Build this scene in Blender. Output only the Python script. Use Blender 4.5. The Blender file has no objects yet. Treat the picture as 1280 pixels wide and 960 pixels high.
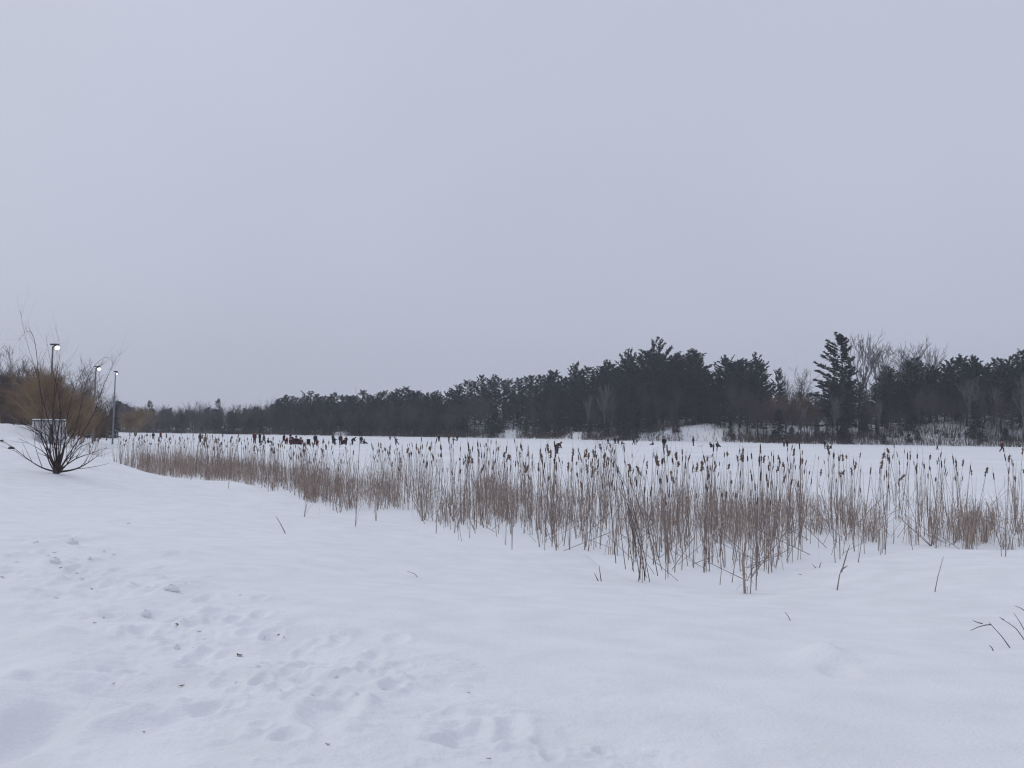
import bpy, math, random
import numpy as np
from mathutils import Matrix, Vector

# ------------------------------------------------------------------ camera, sky, sun, exposure
SC = bpy.context.scene
COL = SC.collection
F, HH = 1250.0, 2.6
PITCH = math.atan(59.5 / F)
ROLL = math.atan(0.012)
cam_d = bpy.data.cameras.new("camera")
cam = bpy.data.objects.new("camera", cam_d)
COL.objects.link(cam)
cam_d.sensor_width = 36.0
cam_d.lens = F / 1280 * 36
cam_d.clip_start, cam_d.clip_end = 0.1, 6000
CR = Matrix.Rotation(math.pi / 2 + PITCH, 4, 'X') @ Matrix.Rotation(ROLL, 4, 'Z')
cam.matrix_world = Matrix.Translation((0, 0, HH)) @ CR
SC.camera = cam

SUN_EL, SUN_AZ = math.radians(38), math.radians(-55)       # azimuth from +Y towards +X
world = bpy.data.worlds.new("World")
SC.world = world
world.use_nodes = True
nt = world.node_tree
for n in list(nt.nodes):
    nt.nodes.remove(n)
wo = nt.nodes.new('ShaderNodeOutputWorld')
bg = nt.nodes.new('ShaderNodeBackground')
sky = nt.nodes.new('ShaderNodeTexSky')
sky.sky_type = 'NISHITA'
sky.sun_disc = False
sky.sun_elevation = SUN_EL
sky.sun_rotation = SUN_AZ
sky.air_density, sky.dust_density = 1.0, 4.0
tc = nt.nodes.new('ShaderNodeTexCoord')
sx = nt.nodes.new('ShaderNodeSeparateXYZ')
ramp = nt.nodes.new('ShaderNodeValToRGB')                  # overcast deck: brighter towards the zenith
ramp.color_ramp.elements[0].position = 0.0
ramp.color_ramp.elements[0].color = (0.512, 0.552, 0.676, 1)
ramp.color_ramp.elements[1].position = 1.0
ramp.color_ramp.elements[1].color = (0.605, 0.65, 0.775, 1)
for p_, c_ in ((0.16, (0.526, 0.564, 0.688, 1)), (0.40, (0.546, 0.584, 0.702, 1))):
    e_ = ramp.color_ramp.elements.new(p_)
    e_.color = c_
cl = nt.nodes.new('ShaderNodeTexNoise')
cl.inputs['Scale'].default_value = 2.2
cl.inputs['Detail'].default_value = 3
clr = nt.nodes.new('ShaderNodeMapRange')
clr.inputs['To Min'].default_value = 9.2
clr.inputs['To Max'].default_value = 10.8
mul = nt.nodes.new('ShaderNodeMix')
mul.data_type = 'RGBA'
mul.blend_type = 'MULTIPLY'
mul.inputs['Factor'].default_value = 1
mix = nt.nodes.new('ShaderNodeMix')
mix.data_type = 'RGBA'
mix.inputs['Factor'].default_value = 0.94
L = nt.links
L.new(tc.outputs['Generated'], sx.inputs[0])
L.new(sx.outputs['Z'], ramp.inputs[0])
L.new(tc.outputs['Generated'], cl.inputs['Vector'])
L.new(cl.outputs['Fac'], clr.inputs['Value'])
L.new(ramp.outputs[0], mul.inputs['A'])
L.new(clr.outputs[0], mul.inputs['B'])
L.new(sky.outputs[0], mix.inputs['A'])
L.new(mul.outputs['Result'], mix.inputs['B'])
L.new(mix.outputs['Result'], bg.inputs['Color'])
bg.inputs['Strength'].default_value = 0.1
L.new(bg.outputs[0], wo.inputs[0])

sun_d = bpy.data.lights.new("sun", 'SUN')
sun_d.energy = 0.55
sun_d.angle = math.radians(28)
sun_d.color = (1.0, 0.98, 0.95)
sun = bpy.data.objects.new("sun", sun_d)
COL.objects.link(sun)
sdir = Vector((math.sin(SUN_AZ) * math.cos(SUN_EL), math.cos(SUN_AZ) * math.cos(SUN_EL), math.sin(SUN_EL)))
sun.rotation_euler = sdir.to_track_quat('Z', 'Y').to_euler()

vs = SC.view_settings
vs.view_transform, vs.look, vs.gamma, vs.exposure, vs.use_curve_mapping = 'Standard', 'None', 1, 0.0, False
SC.render.engine = 'CYCLES'
cy = SC.cycles
cy.max_bounces, cy.diffuse_bounces, cy.glossy_bounces = 6, 3, 2
cy.transparent_max_bounces, cy.volume_bounces = 4, 0
cy.use_denoising = True
cy.denoiser = 'OPENIMAGEDENOISE'
cy.denoising_input_passes = 'RGB_ALBEDO_NORMAL'
cy.use_adaptive_sampling = False
cy.adaptive_threshold = 0.005
cy.pixel_filter_type = 'BLACKMAN_HARRIS'
cy.filter_width = 1.2

# ------------------------------------------------------------------ helpers
rnd = random.Random(7)
U = rnd.uniform


def ray(px, py):
    d = CR.to_3x3() @ Vector(((px - 640) / F, -(py - 480) / F, -1))
    return d


def at(px, py, Y):
    d = ray(px, py)
    return Vector((0, 0, HH)) + d * (Y / d.y)


def on_level(px, py, z=0.0):
    d = ray(px, py)
    return Vector((0, 0, HH)) + d * ((z - HH) / d.z)


def mat(name, col, rough=0.8, var=0.0, scale=5.0, bump=0.0, bscale=20.0, emit=None, spec=0.2, col2=None, metal=0.0):
    m = bpy.data.materials.new(name)
    m.use_nodes = True
    t = m.node_tree
    b = t.nodes['Principled BSDF']
    b.inputs['Roughness'].default_value = rough
    b.inputs['Specular IOR Level'].default_value = spec
    b.inputs['Metallic'].default_value = metal
    b.inputs['Base Color'].default_value = (*col, 1)
    g = t.nodes.new('ShaderNodeTexCoord')
    if var or col2:
        n = t.nodes.new('ShaderNodeTexNoise')
        n.inputs['Scale'].default_value = scale
        n.inputs['Detail'].default_value = 4
        r = t.nodes.new('ShaderNodeValToRGB')
        c2 = col2 or tuple(c * (1 + var) for c in col)
        c1 = col if col2 else tuple(c * (1 - var) for c in col)
        r.color_ramp.elements[0].position, r.color_ramp.elements[1].position = 0.33, 0.67
        r.color_ramp.elements[0].color = (*c1, 1)
        r.color_ramp.elements[1].color = (*c2, 1)
        t.links.new(g.outputs['Object'], n.inputs['Vector'])
        t.links.new(n.outputs['Fac'], r.inputs[0])
        t.links.new(r.outputs[0], b.inputs['Base Color'])
    if bump:
        n2 = t.nodes.new('ShaderNodeTexNoise')
        n2.inputs['Scale'].default_value = bscale
        n2.inputs['Detail'].default_value = 6
        bp = t.nodes.new('ShaderNodeBump')
        bp.inputs['Strength'].default_value = bump
        bp.inputs['Distance'].default_value = 0.02
        t.links.new(g.outputs['Object'], n2.inputs['Vector'])
        t.links.new(n2.outputs['Fac'], bp.inputs['Height'])
        t.links.new(bp.outputs[0], b.inputs['Normal'])
    if emit:
        b.inputs['Emission Color'].default_value = (*col, 1)
        b.inputs['Emission Strength'].default_value = emit
    return m


M = dict(
    snow=mat('snow', (0.84, 0.845, 0.86), 0.75, 0.04, 1.7, 0.6, 32, spec=0.15),
    lake=mat('lake_snow', (0.82, 0.83, 0.85), 0.75, 0.05, 0.07, spec=0.15),
    clod=mat('packed_snow', (0.82, 0.825, 0.845), 0.8, 0.03, 6, 0.4, 30, spec=0.15),
    needle=mat('pine_needles', (0.019, 0.029, 0.029), 0.7, 0.35, 0.35),
    needle_d=mat('hemlock_needles', (0.019, 0.028, 0.027), 0.7, 0.35, 0.35),
    bark=mat('grey_bark', (0.105, 0.088, 0.082), 0.9, 0.3, 2.0),
    bark_p=mat('pine_bark', (0.060, 0.050, 0.047), 0.9, 0.3, 2.0),
    pale=mat('pale_bark', (0.165, 0.15, 0.15), 0.9, 0.25, 2.0),
    twig=mat('grey_twigs', (0.078, 0.064, 0.066), 0.9, 0.2, 1.0),
    orange=mat('willow_twigs', (0.250, 0.180, 0.115), 0.8, 0.25, 0.6),
    russet=mat('russet_twigs', (0.140, 0.098, 0.072), 0.8, 0.25, 0.6),
    shrub=mat('dark_red_bark', (0.064, 0.046, 0.050), 0.7, 0.3, 3.0),
    stem=mat('dry_stem', (0.235, 0.185, 0.165), 0.8, 0.35, 3.0),
    leaf=mat('dead_leaf', (0.385, 0.31, 0.262), 0.85, 0.35, 2.0),
    spike=mat('brown_spike', (0.082, 0.048, 0.040), 0.95, 0.35, 9.0),
    fluff=mat('seed_fluff', (0.13, 0.08, 0.055), 1.0, 0.3, 25.0, col2=(0.23, 0.175, 0.15)),
    litter=mat('brown_litter', (0.16, 0.11, 0.08), 0.9, 0.3, 60.0),
    dark=mat('dark_metal', (0.045, 0.045, 0.052), 0.5, 0.1, 3.0, spec=0.4),
    pole=mat('weathered_pole', (0.18, 0.165, 0.16), 0.8, 0.2, 2.0),
    steel=mat('grey_pole', (0.20, 0.22, 0.26), 0.6, 0.1, 2.0, spec=0.4),
    glow=mat('lamp_glow', (1.0, 0.96, 0.98), 0.4, emit=4.0),
    board=mat('grey_boards', (0.50, 0.49, 0.50), 0.85, 0.2, 4.0),
    board_d=mat('dark_boards', (0.10, 0.095, 0.095), 0.85, 0.2, 4.0),
    white=mat('white_paint', (0.72, 0.71, 0.70), 0.6, 0.05, 6.0),
    post=mat('dark_post', (0.055, 0.052, 0.062), 0.85, 0.2, 5.0),
    skin=mat('skin', (0.45, 0.28, 0.22), 0.6),
)


def cloth(name, c):
    k = 'cloth_' + name
    if k not in M:
        M[k] = mat(k, c, 0.9, 0.12, 12.0)
    return M[k]


class MB:
    """collects shapes for ONE mesh"""

    def __init__(s):
        s.v, s.f, s.m = [], [], []

    def face(s, pts, mi=0):
        b = len(s.v)
        s.v += [tuple(p) for p in pts]
        s.f.append(tuple(range(b, b + len(pts))))
        s.m.append(mi)

    def tube(s, pts, rad, n=5, mi=0, cap=True):
        b = len(s.v)
        pts = [Vector(p) for p in pts]
        k = len(pts)
        for i, p in enumerate(pts):
            d = (pts[min(i + 1, k - 1)] - pts[max(i - 1, 0)])
            if d.length < 1e-9:
                d = Vector((0, 0, 1))
            d.normalize()
            a = d.cross(Vector((0.31, 0.95, 0.05)) if abs(d.y) < 0.9 else Vector((1, 0, 0))).normalized()
            c = d.cross(a)
            for j in range(n):
                t = 2 * math.pi * j / n
                q = p + (a * math.cos(t) + c * math.sin(t)) * rad[i]
                s.v.append((q.x, q.y, q.z))
        for i in range(k - 1):
            for j in range(n):
                j2 = (j + 1) % n
                s.f.append((b + i * n + j, b + i * n + j2, b + (i + 1) * n + j2, b + (i + 1) * n + j))
                s.m.append(mi)
        if cap and n > 3:
            s.f.append(tuple(b + j for j in reversed(range(n))))
            s.f.append(tuple(b + (k - 1) * n + j for j in range(n)))
            s.m += [mi, mi]

    def box(s, lo, hi, mi=0):
        b = len(s.v)
        for z in (lo[2], hi[2]):
            s.v += [(lo[0], lo[1], z), (hi[0], lo[1], z), (hi[0], hi[1], z), (lo[0], hi[1], z)]
        for q in ((3, 2, 1, 0), (4, 5, 6, 7), (0, 1, 5, 4), (1, 2, 6, 5), (2, 3, 7, 6), (3, 0, 4, 7)):
            s.f.append(tuple(b + i for i in q))
            s.m.append(mi)

    def ribbon(s, pts, w, side, mi=0):
        b = len(s.v)
        side = Vector(side).normalized()
        for p, ww in zip(pts, w):
            p = Vector(p)
            s.v += [tuple(p - side * ww * 0.5), tuple(p + side * ww * 0.5)]
        for i in range(len(pts) - 1):
            s.f.append((b + 2 * i, b + 2 * i + 1, b + 2 * i + 3, b + 2 * i + 2))
            s.m.append(mi)

    def blob(s, c, r, n=8, k=6, jit=0.0, rr=None, mi=0):
        R = rr or rnd
        b = len(s.v)
        for i in range(k + 1):
            th = math.pi * i / k
            for j in range(n):
                ph = 2 * math.pi * j / n
                q = 1 + R.uniform(-jit, jit)
                s.v.append((c[0] + r[0] * q * math.sin(th) * math.cos(ph), c[1] + r[1] * q * math.sin(th) * math.sin(ph),
                            c[2] + r[2] * q * math.cos(th)))
        for i in range(k):
            for j in range(n):
                j2 = (j + 1) % n
                s.f.append((b + i * n + j, b + (i + 1) * n + j, b + (i + 1) * n + j2, b + i * n + j2))
                s.m.append(mi)

    def mesh(s, name, mats, smooth=False):
        me = bpy.data.meshes.new(name)
        me.from_pydata(s.v, [], s.f)
        for m in mats:
            me.materials.append(m)
        me.polygons.foreach_set('material_index', s.m)
        if smooth:
            me.polygons.foreach_set('use_smooth', [True] * len(s.f))
        me.update()
        return me

    def arrays(s):
        return (np.array(s.v, dtype=np.float32), np.concatenate([np.array(f, dtype=np.int32) for f in s.f]),
                np.array([len(f) for f in s.f], dtype=np.int32), np.array(s.m, dtype=np.int32))

    def build(s, name, mats, parent=None, smooth=False):
        return link(name, s.mesh(name, mats if isinstance(mats, list) else [mats], smooth), parent)


def link(name, me, parent=None):
    o = bpy.data.objects.new(name, me)
    COL.objects.link(o)
    o.parent = parent
    return o


def np_mesh(name, v, loops, sizes, mats, mi=None, smooth=False):
    me = bpy.data.meshes.new(name)
    me.vertices.add(len(v))
    me.vertices.foreach_set('co', np.ascontiguousarray(v, dtype=np.float32).ravel())
    me.loops.add(len(loops))
    me.loops.foreach_set('vertex_index', np.ascontiguousarray(loops, dtype=np.int32))
    me.polygons.add(len(sizes))
    st = np.zeros(len(sizes), dtype=np.int32)
    st[1:] = np.cumsum(sizes)[:-1]
    me.polygons.foreach_set('loop_start', st)
    me.polygons.foreach_set('loop_total', np.ascontiguousarray(sizes, dtype=np.int32))
    for m in mats:
        me.materials.append(m)
    if mi is not None:
        me.polygons.foreach_set('material_index', np.ascontiguousarray(mi, dtype=np.int32))
    me.polygons.foreach_set('use_smooth', np.full(len(sizes), smooth))
    me.update(calc_edges=True)
    me.validate()
    return me


class Mass:
    """many transformed copies of shapes collected into one stuff mesh"""

    def __init__(s):
        s.v, s.l, s.s, s.m, s.n = [], [], [], [], 0

    def add(s, arr, loc, rz=0.0, sc=(1, 1, 1), tilt=(0, 0), mi=None):
        v, l, z, m = arr
        R = (Matrix.Translation(loc) @ Matrix.Rotation(tilt[0], 4, 'X') @ Matrix.Rotation(tilt[1], 4, 'Y')
             @ Matrix.Rotation(rz, 4, 'Z') @ Matrix.Diagonal((*sc, 1)))
        A = np.array(R, dtype=np.float32)
        s.v.append(v @ A[:3, :3].T + A[:3, 3])
        s.l.append(l + s.n)
        s.s.append(z)
        s.m.append(m if mi is None else np.full_like(m, mi))
        s.n += len(v)

    def build(s, name, mats, smooth=False):
        me = np_mesh(name, np.concatenate(s.v), np.concatenate(s.l), np.concatenate(s.s), mats, np.concatenate(s.m), smooth)
        return link(name, me)


def tag(o, label=None, cat=None, group=None, kind=None):
    if label:
        o['label'] = label
    if cat:
        o['category'] = cat
    if group:
        o['group'] = group
    if kind:
        o['kind'] = kind
    return o


def thing(name, label, cat, loc=(0, 0, 0), rz=0.0, group=None):
    o = bpy.data.objects.new(name, None)
    COL.objects.link(o)
    o.empty_display_size = 0.2
    o.location = loc
    o.rotation_euler = (0, 0, rz)
    return tag(o, label, cat, group)


def dup(root, label, group=None, parent=None):
    c = root.copy()
    COL.objects.link(c)
    if parent:
        c.parent = parent
    if label:
        c['label'] = label
    if group:
        c['group'] = group
    for ch in list(root.children):
        dup(ch, None, None, c)
    return c


# ------------------------------------------------------------------ terrain
def lattice(seed, n=256):
    return np.random.RandomState(seed).rand(n, n).astype(np.float64)


LAT = [lattice(s) for s in range(6)]


def vnoise(x, y, k=0):
    xi, yi = np.floor(x).astype(int), np.floor(y).astype(int)
    fx, fy = x - xi, y - yi
    fx, fy = fx * fx * fx * (fx * (fx * 6 - 15) + 10), fy * fy * fy * (fy * (fy * 6 - 15) + 10)
    g = LAT[k]
    a, b = g[xi % 256, yi % 256], g[(xi + 1) % 256, yi % 256]
    c, d = g[xi % 256, (yi + 1) % 256], g[(xi + 1) % 256, (yi + 1) % 256]
    return (a * (1 - fx) + b * fx) * (1 - fy) + (c * (1 - fx) + d * fx) * fy - 0.5


def fbm(x, y, sc, o=4, k=0, gain=0.5):
    s, a = 0, 1
    for i in range(o):
        s = s + a * vnoise(x / sc + 17.3 * i + 100, y / sc + 9.1 * i + 100, (k + i) % 6)
        sc, a = sc * 0.5, a * gain
    return s


NEAR = [(400, 60), (120, 34), (40, 25)]
for px, py in ((1280, 690), (1140, 690), (1000, 712), (930, 744), (800, 732), (730, 697), (600, 684), (500, 650), (440, 648),
               (385, 632), (320, 611), (250, 602), (150, 598)):
    p = on_level(px, py)
    NEAR.append((p.x, p.y))
NEAR += [(-31, 66), (-42, 100), (-60, 150), (-85, 200), (-150, 330)]
FAR = []
for px, py in ((150, 540.6), (300, 543), (480, 545.6), (560, 546.8), (640, 548), (760, 550.6), (860, 552), (1000, 555), (1140, 556.6), (1280, 559)):
    p = on_level(px, py)
    FAR.append((p.x, p.y))
FAR += [(230, 255), (320, 210), (400, 130)]
POLY = NEAR + [(-175, 440)] + FAR


def seg_dist(x, y, pts):
    best = np.full(x.shape, 1e9)
    for (x0, y0), (x1, y1) in zip(pts[:-1], pts[1:]):
        dx, dy = x1 - x0, y1 - y0
        t = np.clip(((x - x0) * dx + (y - y0) * dy) / (dx * dx + dy * dy), 0, 1)
        best = np.minimum(best, np.hypot(x - x0 - t * dx, y - y0 - t * dy))
    return best


def inside(x, y):
    r = np.zeros(x.shape, bool)
    pts = POLY + [POLY[0]]
    for (x0, y0), (x1, y1) in zip(pts[:-1], pts[1:]):
        c = (y0 > y) != (y1 > y)
        with np.errstate(divide='ignore', invalid='ignore'):
            xc = (x1 - x0) * (y - y0) / (y1 - y0 if y1 != y0 else 1e-9) + x0
        r ^= c & (x < xc)
    return r


def sm(t):
    t = np.clip(t, 0, 1)
    return t * t * (3 - 2 * t)


HP = [-200, 0, 150, 300, 420, 480, 560, 640, 760, 860, 1000, 1100, 1180, 1280, 1500]
HA = [3, 3, 2.0, 2.5, 4, 4, 7, 9, 9, 9, 8, 8, 10, 10, 10]
MOUNDS = [(430, 540, 7, 1.7, 4.5, 4), (640, 545, 8, 2.2, 8, 6), (722, 548, 8, 1.8, 7, 6), (878, 548, 14, 4.6, 17, 11), (1228, 556, 22, 4.5, 26, 12)]
MW = []
for px, py, off, a, sx_, sy_ in MOUNDS:
    u = (px - 640) / F
    xs = [f[0] for f in FAR[:10]]
    us = [f[0] / f[1] for f in FAR[:10]]
    Y = np.interp(u, us, [f[1] for f in FAR[:10]]) + off
    MW.append((u * Y, Y, a, sx_, sy_))
BUMPS = []      # filled below: (x, y, height, rx, ry, rim)


def height(x, y, detail=True):
    x, y = np.asarray(x, float), np.asarray(y, float)
    dn, df = seg_dist(x, y, NEAR), seg_dist(x, y, FAR)
    ins = inside(x, y)
    # near bank
    dn = np.where(ins, dn, np.maximum(dn + fbm(x, y, 4.0, 3, 5) * 1.0 * np.exp(-dn / 5), 0))
    b = 1.08 * (1 - np.exp(-dn / 10.0))
    lip = np.where(x > 2, 0.05, 0.16) * np.exp(-((dn - 0.9) / 0.8) ** 2) * np.clip(fbm(x, y, 3.5, 2, 1) * 2.2 + 0.35, 0, 1)
    ex = np.where(y > 45, x + 25 + 0.42 * (y - 45), x + 25)
    ex = np.maximum(ex, 0)
    ey = np.maximum(45 - y, 0)
    e = np.hypot(ex, ey)
    P = 1.95 * np.exp(-0.5 * (e / 7.0) ** 2) * sm(dn / 9.0)
    z = b + lip + P
    z = z + 0.55 * np.exp(-(((x + 34) / 1.6) ** 2 + ((y - 80) / 3) ** 2))
    z = z + fbm(x, y, 6.0, 3, 2) * 0.16 * sm(dn / 5) + fbm(x, y, 1.4, 3, 3) * 0.022 * sm(dn / 3) + fbm(x * 0.35 + y * 0.2, y, 0.5, 3, 2) * 0.012
    z = z + fbm(x, y, 2.6, 3, 4) * 0.55 * np.exp(-0.5 * (e / 6.0) ** 2) * sm(dn / 6)
    # far hill
    u = 640 + F * x / np.maximum(y, 1)
    A = np.interp(u, HP, HA)
    hz = A * sm(df / 60.0) + 0.3 * sm(df / 3.5) * (1 + fbm(x, y, 12, 3, 1)) + fbm(x, y, 25, 3, 0) * 2.5 * sm(df / 25)
    for mx, my, a, s1, s2 in MW:
        hz = hz + a * np.exp(-0.5 * (((x - mx) / s1) ** 2 + ((y - my) / s2) ** 2)) * sm((df + 0) / 5)
    w = (1 / (dn + 0.01) ** 3) / (1 / (dn + 0.01) ** 3 + 1 / (df + 0.01) ** 3)
    land = z * w + hz * (1 - w)
    under = -0.35 * sm(np.minimum(dn, df) / 3.0) - 0.0
    z = np.where(ins, under, land)
    if detail:
        for bx, by, h, rx, ry, rim in BUMPS:
            q = np.hypot((x - bx) / rx, (y - by) / ry)
            near = q < 4
            if near.any():
                qq = q[near] * (1 + 0.35 * fbm(x[near], y[near], 0.25, 2, 5))
                z[near] = z[near] + h * (np.exp(-qq ** 2) if h > 0 else np.exp(-(qq * 0.95) ** 3)) + rim * np.exp(-((qq - 1.5) / 0.45) ** 2)
        # trodden strip, left of the camera
        tx, ty = TROD[1][0] - TROD[0][0], TROD[1][1] - TROD[0][1]
        t = np.clip(((x - TROD[0][0]) * tx + (y - TROD[0][1]) * ty) / (tx * tx + ty * ty), -0.2, 1.3)
        dd = np.hypot(x - TROD[0][0] - t * tx, y - TROD[0][1] - t * ty)
        msk = np.exp(-0.5 * (dd / 1.15) ** 2)
        lump = fbm(x, y, 0.42, 4, 2, 0.6)
        z = z + msk * (0.038 * lump + 0.10 * np.maximum(fbm(x, y, 0.33, 3, 4, 0.6) - 0.2, 0) - 0.10 * np.maximum(-fbm(x, y, 0.5, 2, 1) - 0.22, 0) + 0.02 * np.maximum(fbm(x, y, 0.10, 2, 0) - 0.15, 0))
    return z


def gz(x, y, detail=False):
    return float(max(height(np.array([x]), np.array([y]), detail)[0], 0.0))


def hit(px, py):
    """where a photo pixel meets the snow"""
    d = ray(px, py)
    ys = np.concatenate([np.arange(3, 60, 0.05), np.arange(60, 480, 0.5)])
    X, Z = d.x / d.y * ys, HH + d.z / d.y * ys
    h = np.maximum(height(X, ys, False), 0)
    k = np.argmax(Z <= h)
    return Vector((X[k], ys[k], h[k]))


a0, a1 = hit(40, 690), hit(520, 925)
TROD = [(a0.x, a0.y), (a1.x, a1.y)]
# hollows, footprints and bumps: px, py, height, half-width px, half-depth px, rim
Rf = random.Random(77)
PRINTS = []
for k in range(70):                                    # a ragged double line of boot prints along the trodden strip
    t_ = Rf.random() * .8
    PRINTS.append((30 + 500 * t_ + Rf.gauss(0, 60 + 30 * t_), 668 + 260 * t_ + Rf.gauss(0, 12 + 30 * t_), -Rf.uniform(.015, .045) * (1 - .45 * t_), 5 + 9 * t_ + Rf.random() * 4, 2.5 + 5 * t_ + Rf.random() * 2, .012))
for px, py, h, wx, wy, rim in PRINTS + [(-40, 900, 0.23, 150, 60, 0.0), (100, 800, 0.06, 60, 14, 0.0)] + list(((1034, 820, 0.11, 30, 12, 0.0), (1050, 838, -0.07, 24, 9, 0.0), (585, 922, -0.075, 48, 18, 0.025), (640, 918, -0.07, 22, 14, 0.02),
                               (412, 893, -0.065, 36, 18, 0.02), (262, 888, -0.07, 24, 12, 0.02), (290, 884, -0.04, 14, 8, 0.015), (375, 850, -0.05, 45, 14, 0.01),
                               (140, 866, -0.10, 120, 16, 0.0), (250, 852, -0.05, 60, 12, 0.0), (215, 738, 0.07, 20, 8, 0.0), (268, 764, -0.04, 16, 6, 0.02), (180, 770, 0.05, 14, 7, 0.0),
                               (150, 765, -0.03, 18, 8, 0.01), (68, 706, 0.05, 16, 6, 0.0), (88, 678, 0.10, 14, 6, 0.0), (45, 680, 0.05, 10, 5, 0.0),
                               (115, 702, 0.05, 8, 5, 0), (70, 728, 0.04, 14, 5, 0.0), (240, 832, -0.03, 16, 8, 0.01), (460, 880, 0.05, 12, 7, 0), (690, 950, -0.05, 14, 8, 0.01),
                               (490, 862, -0.05, 14, 7, 0.01), (505, 852, 0.03, 12, 6, 0), (430, 905, 0.04, 20, 10, 0), (360, 920, -0.05, 22, 10, 0.015),
                               (30, 930, -0.12, 40, 30, 0.0), (90, 845, 0.10, 60, 20, 0), (165, 906, 0.09, 50, 16, 0.0), (60, 800, 0.05, 40, 18, 0.0),
                               (752, 942, -0.04, 10, 7, 0.01), (120, 745, -0.03, 20, 7, 0.01), (60, 758, -0.04, 22, 8, 0.01))):
    p = hit(px, py)
    q = hit(px, py + wy)
    BUMPS.append((p.x, p.y, h, wx / F * p.y * 0.8, max(abs(p.y - q.y) * 0.8, 0.05), rim))


def sheet(name, rad, ang, zf, m):
    R, A = np.meshgrid(rad, ang, indexing='ij')
    x, y = R * np.sin(A), R * np.cos(A)
    z = zf(x.ravel(), y.ravel())
    v = np.stack([x.ravel(), y.ravel(), z], 1)
    nr, na = len(rad), len(ang)
    i, j = np.meshgrid(np.arange(nr - 1), np.arange(na - 1), indexing='ij')
    a = (i * na + j).ravel()
    q = np.stack([a, a + 1, a + na + 1, a + na], 1)[:, ::-1]
    o = link(name, np_mesh(name, v, q.ravel(), np.full(len(q), 4), [m], None, True))
    return tag(o, kind='structure')


rad = np.concatenate([[0.02, 0.5, 1.0, 1.5, 2, 2.4, 2.8, 3.1, 3.4], np.arange(3.6, 8.99, 0.018), np.arange(9, 15.98, 0.035), np.arange(16, 59.9, 0.16),
                      np.geomspace(60, 200, 90), np.geomspace(202, 480, 170), np.geomspace(483, 800, 24)])
ang = np.radians(np.concatenate([np.linspace(-180, -36, 60), np.linspace(-34, 34, 620), np.linspace(36, 180, 60)]))
tag(sheet('ground', rad, ang, height, M['snow']), 'snow covered bank and wooded far shore', None, None)
lrad = np.concatenate([np.arange(8, 60, 0.7), np.geomspace(60, 520, 160)])
lang = np.radians(np.linspace(-62, 72, 260))
tag(sheet('frozen_lake', lrad, lang, lambda x, y: fbm(x, y, 9, 3, 1) * 0.035 + fbm(x, y * 3, 40, 2, 2) * 0.05 - 0.01, M['lake']), 'flat snow covered lake ice')

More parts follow.
